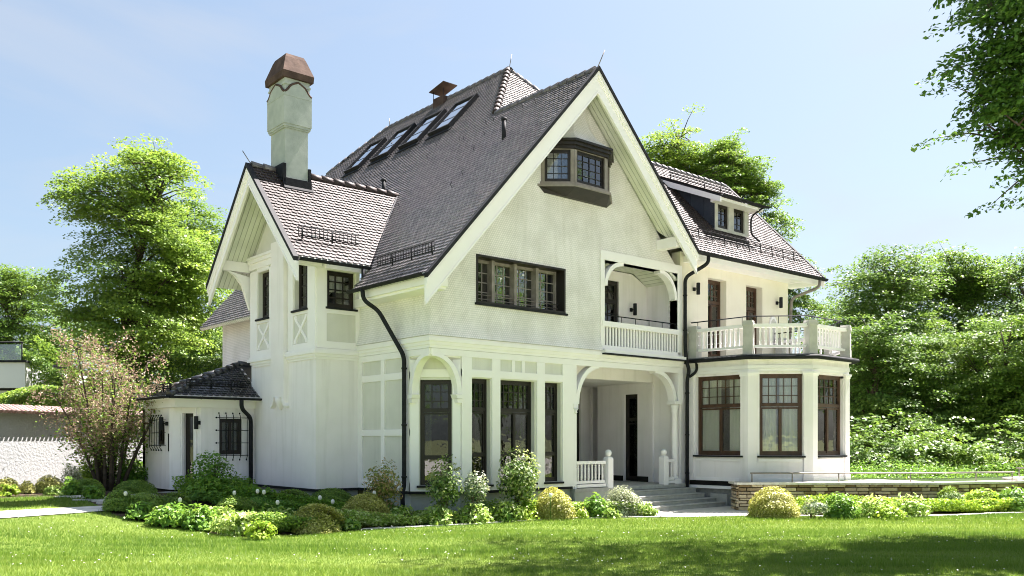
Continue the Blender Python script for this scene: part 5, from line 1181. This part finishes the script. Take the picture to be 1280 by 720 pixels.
# --- shrubs and border plants
PM = dict(
 box=leaf_mat('box_leaves', (.08, .16, .025), (.17, .29, .04), (.33, .45, .09), .35),
 gold=leaf_mat('golden_leaves', (.14, .17, .02), (.38, .39, .08), (.66, .62, .24), .3),
 leafy=leaf_mat('broad_leaves', (.07, .17, .022), (.14, .29, .035), (.30, .46, .06), .4),
 lime=leaf_mat('lime_leaves', (.12, .24, .018), (.27, .42, .03), (.50, .60, .10), .45),
 hosta=leaf_mat('variegated_leaves', (.09, .21, .03), (.28, .42, .07), (.70, .76, .42), .4),
 silver=leaf_mat('silver_leaves', (.13, .16, .08), (.30, .34, .18), (.62, .64, .48), .25, tint=(1, 1, .8)),
 rose=leaf_mat('glossy_leaves', (.045, .11, .02), (.15, .25, .05), (.55, .56, .32), .35),
 pinktip=leaf_mat('pink_tipped_leaves', (.07, .14, .03), (.26, .30, .07), (.62, .36, .24), .35),
 white=leaf_mat('white_edged_leaves', (.04, .10, .03), (.20, .27, .15), (.60, .62, .50), .3))
def shrub(kind, name, label, x, y, w, h, seed, cat='shrub', z0=0., group=None):
    rng = np.random.default_rng(seed); rr = random.Random(seed)
    root = thing(name, (x, y, z0), label, cat, group)
    m = MB()
    tall = kind in ('rose', 'pinktip', 'white')
    for i in range(5 if tall else 7):
        a = rr.uniform(0, 6.28); r = w*rr.uniform(.1, .32); m.tube([(x+math.cos(a)*.05, y+math.sin(a)*.05, z0-.02), (x+math.cos(a)*r*.4, y+math.sin(a)*r*.4, z0+h*.35), (x+math.cos(a)*r, y+math.sin(a)*r, z0+h*.78)], .020 if tall else .014, 5, .006)
    m.build('stems', BARK if tall else BARKD, root)
    size = dict(box=.045, gold=.05, leafy=.10, lime=.09, hosta=.13, silver=.055, rose=.085, pinktip=.075, white=.08)[kind]
    area = w*w*2+w*h*2; dens = dict(box=2.6, gold=2.4, leafy=2.1, lime=2.0, hosta=1.7, silver=2.2, rose=1.2, pinktip=1.2, white=1.2)[kind]
    n = int(min(26000, dens*area/(size*size*.3)))
    d = rng.normal(0, 1, (n, 3)); d[:, 2] = np.abs(d[:, 2]) if not tall else d[:, 2]*.9; d /= np.linalg.norm(d, axis=1)[:, None]
    r = rng.uniform(0, 1, n)**(.30 if kind in ('box', 'gold') else .45)
    lump = wob(d*2.2+seed*.13, 1.6, seed)*(.05 if kind in ('box', 'gold') else .17)+wob(d*7, 1.2, seed+3)*.05
    if tall:
        P = np.stack([x+d[:, 0]*w/2*r*(1+lump), y+d[:, 1]*w/2*r*(1+lump), z0+h*.60+d[:, 2]*h*.40*r*(1+lump)], 1)
        keep = wob(P, 5.5, seed+1) > -.30; 
    else:
        P = np.stack([x+d[:, 0]*w/2*r*(1+lump), y+d[:, 1]*w/2*r*(1+lump), z0+d[:, 2]*h*r*(1+lump)*.97+.01], 1)
        if kind in ('leafy', 'lime', 'hosta'): P[:, 2] += rng.uniform(0, .06, n); P[:, 2] = np.maximum(P[:, 2], z0+.02)
        keep = (wob(P, 6, seed+1) > -.75)
    P = P[keep]; dd = d[keep]; n = len(P)
    nr = dd*.9+np.array([0, 0, .5]); 
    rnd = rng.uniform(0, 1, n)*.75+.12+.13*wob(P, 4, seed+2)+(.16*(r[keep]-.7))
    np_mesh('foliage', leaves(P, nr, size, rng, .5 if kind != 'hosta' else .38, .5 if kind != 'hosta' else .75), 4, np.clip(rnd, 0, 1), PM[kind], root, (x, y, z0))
    return root
def G_(px, py): 
    z = 0.
    for _ in range(50):
        D = 1115.6*(1.85-z)/(py-550); x, y = A_(px, D); z = .5*z+.5*gh(y)
    return (x, y, D)
def S(kind, name, label, px, base, w, top, seed, cat='shrub', group=None, x3=None):
    x, y, D = G_(px, base); W = w*D/1115.6; x += 0.6483*W*.42; y += .7613*W*.42      # base line of the picture is the shrub's front edge
    z0 = gh(y); h = 1.85+(550-top)*(D+W*.42)/1115.6-z0
    return shrub(kind, name, label, x, y, max(.2, W), max(.12, h), seed, cat, z0, group)
PL = [
 ('gold','rounded_shrub','golden rounded shrub cut by the left edge against the white wall',2,617,30,597),
 ('gold','rounded_shrub','smallest golden ball shrub between two larger ones by the white wall',29,617,20,601),
 ('gold','rounded_shrub','wide golden ball shrub third from the left by the white wall',54,616,36,594),
 ('lime','border_plant','light green tuft in front of the leftmost golden shrub',5,621,26,607),
 ('box','heather','small grey-brown heather mound right of the golden balls',62,619,26,606),
 ('silver','flowering_bush','pale sparse flowering bush between golden balls and the pinkish shrub',84,615,30,580),
 ('lime','broadleaf_shrub','bright yellow-green shrub under the pinkish shrub',108,612,44,566),
 ('leafy','broadleaf_shrub','dark leafy shrub at the foot of the annex corner',152,612,58,570),
 ('leafy','iris_clump','green upright clump behind the stepping stones',84,621,24,598),
 ('box','rounded_shrub','dark low shrub beyond the stepping stones, left of the box domes',100,620,44,597),
 ('leafy','border_plant','low green plant at the end of the stepping stones',112,626,26,608),
 ('box','box_dome','rearmost clipped dome below the annex window',160,618,54,599),
 ('box','box_ball','dark clipped ball beside the end of the path',143,641,44,611),
 ('box','box_dome','clipped dome with a tulip beside it, right of the dark ball by the path',173,643,50,613),
 ('box','box_dome','clipped dome half hidden by leafy plants in front of the entrance',209,641,48,615),
 ('leafy','peony_bush','tallest green bush with yellow buds in front of the entrance',255,631,68,567),
 ('leafy','broadleaf_shrub','dark spreading shrub under the barred window',292,622,50,597),
 ('leafy','hydrangea','low leafy clump at the lawn corner below the second dome',170,652,40,630),
 ('leafy','hydrangea','leafy clump between the lawn and the entrance domes',205,661,56,632),
 ('leafy','hydrangea','green leafy clump left of the variegated plants',243,664,48,634),
 ('box','box_dome','broad olive clipped dome behind the variegated plants',286,652,60,621),
 ('leafy','grass_clump','fine green clump behind the pair of tulips',322,640,50,612),
 ('hosta','variegated_plant','bright variegated clump at the rounded corner of the bed',292,672,62,640),
 ('hosta','variegated_plant','variegated clump behind the corner one, left of the golden dome',336,662,60,634),
 ('lime','ornamental_grass','yellow straw-like grass at the very corner of the bed',322,676,40,652),
 ('box','low_hedge','dark low hedge block under the left wing',358,640,60,612),
 ('box','low_hedge','dark low hedge block reaching to the second golden dome',408,640,66,610),
 ('gold','golden_dome','golden clipped dome at the front of the bed, left of the larger one',391,668,72,628),
 ('gold','golden_dome','largest golden clipped dome, below the drainpipe side',453,659,70,614),
 ('hosta','variegated_plant','white-flecked plant filling the foot between the golden domes',430,665,36,646),
 ('hosta','border_plant','pale leafy clump right of the largest golden dome',502,659,44,634),
 ('leafy','fern','small dark green fern at the foot of the drainpipe',505,645,26,624),
 ('hosta','border_plant','low variegated clump under the corner window',545,658,48,632),
 ('hosta','border_plant','low variegated clump under the narrow window',592,656,50,630),
 ('hosta','border_plant','low variegated clump at the foot of the rhododendron by the wide window',634,654,42,626),
 ('lime','broadleaf_shrub','small fresh green shrub left of the golden bush',655,652,40,618),
 ('gold','golden_bush','round golden-flecked bush under the narrow right window',692,651,58,608),
 ('lime','grass_clump','tiny bright grass tuft between the golden bush and the green ball',728,649,20,631),
 ('leafy','rounded_shrub','fresh green ball shrub before the porch balustrade',745,648,38,620),
 ('silver','silver_bush','silvery white-tipped round bush at the foot of the steps',781,647,54,606),
 ('hosta','border_plant','short white-flecked plant beside the silvery bush',765,649,22,637),
 ('gold','golden_bush','golden-flecked bush with bare twigs in front of the stone wall',975,649,66,608),
 ('white','border_plant','white-green plant right of the twiggy golden bush',1022,650,40,622),
 ('leafy','hydrangea','large-leaved green plant in the bed below the wall',1058,650,46,617),
 ('hosta','border_plant','variegated clump in the middle of the right-hand bed',1100,649,50,620),
 ('hosta','border_plant','variegated clump left of the dark ball in the right bed',1148,647,48,619),
 ('lime','ornamental_grass','yellow-green tuft at the lawn edge of the right bed',1120,651,40,634),
 ('box','box_ball','dark clipped ball below the step in the terrace wall',1196,641,42,607),
 ('lime','broadleaf_shrub','bright leafy clump right of the dark ball below the wall',1238,641,56,612),
 ('leafy','hydrangea','green plant at the right edge of the bed',1280,641,56,611),
]
for i, p in enumerate(PL): S(p[0], p[1], p[2], *p[3:7], seed=200+i, cat={'box_ball': 'topiary', 'box_dome': 'topiary', 'golden_dome': 'topiary', 'low_hedge': 'hedge'}.get(p[1], 'plant' if p[1] in ('border_plant', 'iris_clump', 'fern', 'hydrangea', 'variegated_plant', 'ornamental_grass', 'grass_clump', 'heather') else 'shrub'))
def tallbush(kind, name, label, px, D, w, top, seed, z0=0.):
    x, y = A_(px, D); z0 = max(z0, gh(y)); shrub(kind, name, label, x, y, w*D/1115.6, Z_(top, D)-z0, seed, 'shrub', z0)
tallbush('pinktip', 'rose_bush', 'pink-tipped bush on bare stems left of the drainpipe', 480, 19.9, 46, 573, 301)
tallbush('rose', 'rhododendron', 'tall glossy bush on bare stems under the corner window', 556, 19.7, 46, 570, 302)
tallbush('white', 'rhododendron', 'thin pale-leaved bush beside the tall glossy one', 594, 19.9, 32, 580, 303)
tallbush('rose', 'rhododendron', 'tall glossy bush with white tips below the wide double window', 648, 20.6, 54, 563, 304)
tallbush('lime', 'broadleaf_shrub', 'bright yellow-green shrub behind the handrail on the terrace', 1240, 31, 70, 573, 305, .66)
tallbush('lime', 'broadleaf_shrub', 'small light green shrub behind the handrail near the bay', 1105, 33, 40, 583, 306, .66)
# low planting that closes the beds
def cover(name, label, pts, w, h, n, mat, seed, zb=0.):
    rng = np.random.default_rng(seed); P = np.array(pts, float); sg = np.linalg.norm(np.diff(P, axis=0), axis=1); cum = np.concatenate([[0], np.cumsum(sg)])
    t = rng.uniform(0, cum[-1], n); i = np.clip(np.searchsorted(cum, t)-1, 0, len(sg)-1); f = ((t-cum[i])/sg[i])[:, None]
    C = P[i]*(1-f)+P[i+1]*f; d = (P[i+1]-P[i])/sg[i][:, None]; nn = np.stack([-d[:, 1], d[:, 0]], 1); C = C+nn*(rng.uniform(.03, 1, n)*w)[:, None]
    tt = np.clip((C[:, 1]-.5)/5.5, 0, 1); g = .5*tt*tt*(3-2*tt); q = np.stack([C[:, 0], C[:, 1], C[:, 0]*0], 1)
    hh = h*np.clip(.55+.5*wob(q, 3.5, seed)+.25*wob(q, 9, seed+1), .12, 1.4); z = g+zb+hh*rng.uniform(.1, 1, n)**.5
    tag(np_mesh(name, leaves(np.stack([C[:, 0], C[:, 1], z], 1), np.tile([0, 0, 1.], (n, 1)), .075, rng, .5, .7), 4, np.clip(rng.uniform(0, 1, n)*.7+.15+.2*wob(q, 1.5, seed+4), 0, 1), mat, None, (pts[0][0], pts[0][1], 0)), label, 'ground cover', kind='stuff')
cover('ground_cover', 'mixed low leafy planting along the front edge of the left bed', [(5.0, -2.4), (2.9, -1.12), (.65, -.95), (-2.0, -.35), (-3.1, -.6), (-4.5, -.15), (-4.7, 1.0), (-4.95, 1.8), (-5.5, 2.9)][::-1], .85, .38, 42000, PM['hosta'], 401)
cover('ground_cover', 'darker low foliage filling the left bed up to the house wall', [(-.2, .6), (-2.0, 1.1), (-3.0, 2.0), (-3.6, 3.4), (-3.8, 5.6)][::-1], 1.5, .40, 32000, PM['leafy'], 402)
cover('ground_cover', 'low variegated foliage along the bed below the stone wall', [(8.3, -3.6), (8.85, -5.85), (13, -7.5), (20, -7.4)], .9, .42, 40000, PM['lime'], 403)
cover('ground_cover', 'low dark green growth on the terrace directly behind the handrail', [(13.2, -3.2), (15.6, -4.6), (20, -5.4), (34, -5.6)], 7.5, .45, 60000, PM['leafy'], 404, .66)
# tulips
def tulip(px, py, base, label, pink=False):
    x, y, D = G_(px, base); z = Z_(py, D); g = gh(y); t = thing('tulip', (x, y, g), label, 'flower')
    m = MB(); m.tube([(x, y, g), (x+.01, y, g+(z-g)*.6), (x, y, z-.03)], .006, 5); m.build('stem', PM['leafy'], t)
    m = MB(); m.lathe((x, y, z-.04), [(.008, 0), (.034, .02), (.042, .055), (.036, .085), (.020, .105)], 8); m.build('petals', WHITEP, t)
for a in ((157, 618, 641, 'white tulip low between the first two box domes'), (225, 626, 650, 'white tulip standing above the leafy clump near the entrance'), (293, 617, 645, 'white tulip behind the broad olive dome'), (322, 615, 648, 'left one of the pair of tall white tulips'), (330, 616, 650, 'right one of the pair of tall white tulips'), (347, 629, 660, 'white tulip just left of the front golden dome'), (400, 623, 655, 'white tulip above the front golden dome'), (416, 628, 655, 'white tulip between the two golden domes'), (468, 617, 655, 'white tulip before the largest golden dome'), (688, 620, 653, 'white flower before the round golden-flecked bush')): tulip(*a)

# ================================================================== GRASS
rng = np.random.default_rng(90)
def dens(P): return P
def grass(n, D0, D1, lat, h, w, seed):
    rng = np.random.default_rng(seed); D = np.sqrt(rng.uniform(D0*D0, D1*D1, n)); l = rng.uniform(-lat, lat, n)*D
    X = CAM.x+D*.6483+l*.7613; Y = CAM.y+D*.7613-l*.6483
    return X, Y, D
def lawn_mask(X, Y):
    ex = np.array([-60, -5.85, -5.6, -5.25, -4.92, -4.7, -4.55, -3.1, -2.0, .65, 2.9, 4.9, 7.6, 8.7, 13, 40]); ey = np.array([-1.9, 3.70, 2.8, 1.95, 1.6, .9, -.3, -.72, -.5, -1.12, -1.28, -2.62, -4.05, -6.05, -7.65, -7.4])
    return Y < np.interp(X, ex, ey)
parts = []
for n, D0, D1, hh, ww, sd in ((330000, 11.2, 18.5, .045, .0075, 1), (200000, 18.5, 25, .05, .011, 2), (60000, 25, 40, .06, .02, 3)):
    X, Y, D = grass(n, D0, D1, .66, hh, ww, sd); r = np.random.default_rng(sd+50)
    k = lawn_mask(X, Y)
    k2 = (X < -5.8) & (Y > 4.45+(X+5.75)*.045) & (Y < 6.75); k = k | k2; X, Y = X[k], Y[k]; m_ = len(X); t_ = np.clip((Y-.5)/5.5, 0, 1); Z0 = .5*t_*t_*(3-2*t_)
    a = r.uniform(0, 6.283, m_); H_ = hh*r.uniform(.5, 1.35, m_)*(1+.25*wob(np.stack([X, Y, X*0], 1), 1.7, 5)); lean = r.normal(0, .45, (m_, 2))*H_[:, None]
    bx, by = np.cos(a)*ww/2, np.sin(a)*ww/2
    tuft = wob(np.stack([X, Y, X*0], 1), 7, 41) > .75; H_ = np.where(tuft, H_*1.5, H_)
    V = np.stack([np.stack([X-bx, Y-by, Z0-.004], 1), np.stack([X+bx, Y+by, Z0-.004], 1), np.stack([X+lean[:, 0], Y+lean[:, 1], Z0+H_], 1)], 1)
    rn = np.clip(.45*r.uniform(0, 1, m_)+.28+.30*wob(np.stack([X, Y, X*0], 1), .9, 8)+.12*wob(np.stack([X, Y, X*0], 1), 4, 9)-.22*tuft, 0, 1)
    parts.append((V.reshape(-1, 3), rn))
tag(np_mesh('grass', np.concatenate([p[0] for p in parts]), 3, np.concatenate([p[1] for p in parts]), GRASSM, None, (0, 0, 0)), 'short mown grass of the front lawn with scattered clover', 'grass', kind='stuff')
X, Y, D = grass(1100, 11.5, 24, .62, 0, 0, 77); r = np.random.default_rng(78); k = lawn_mask(X, Y) & (wob(np.stack([X, Y, X*0], 1), 1.2, 31) > .05); X, Y = X[k], Y[k]; m_ = len(X); t_ = np.clip((Y-.5)/5.5, 0, 1); C = np.stack([X, Y, .5*t_*t_*(3-2*t_)+r.uniform(.045, .07, m_)], 1); idx = np.repeat(np.arange(m_), 4)
tag(np_mesh('daisies', leaves(C[idx]+r.normal(0, .004, (len(idx), 3)), np.tile([0, 0, 2.], (len(idx), 1)), .022, r, .8, .3), 4, r.uniform(0, 1, len(idx)), DAISY, None, (0, 0, 0)), 'tiny white daisies scattered through the lawn', 'flowers', kind='stuff')
print('objects', len(bpy.data.objects))
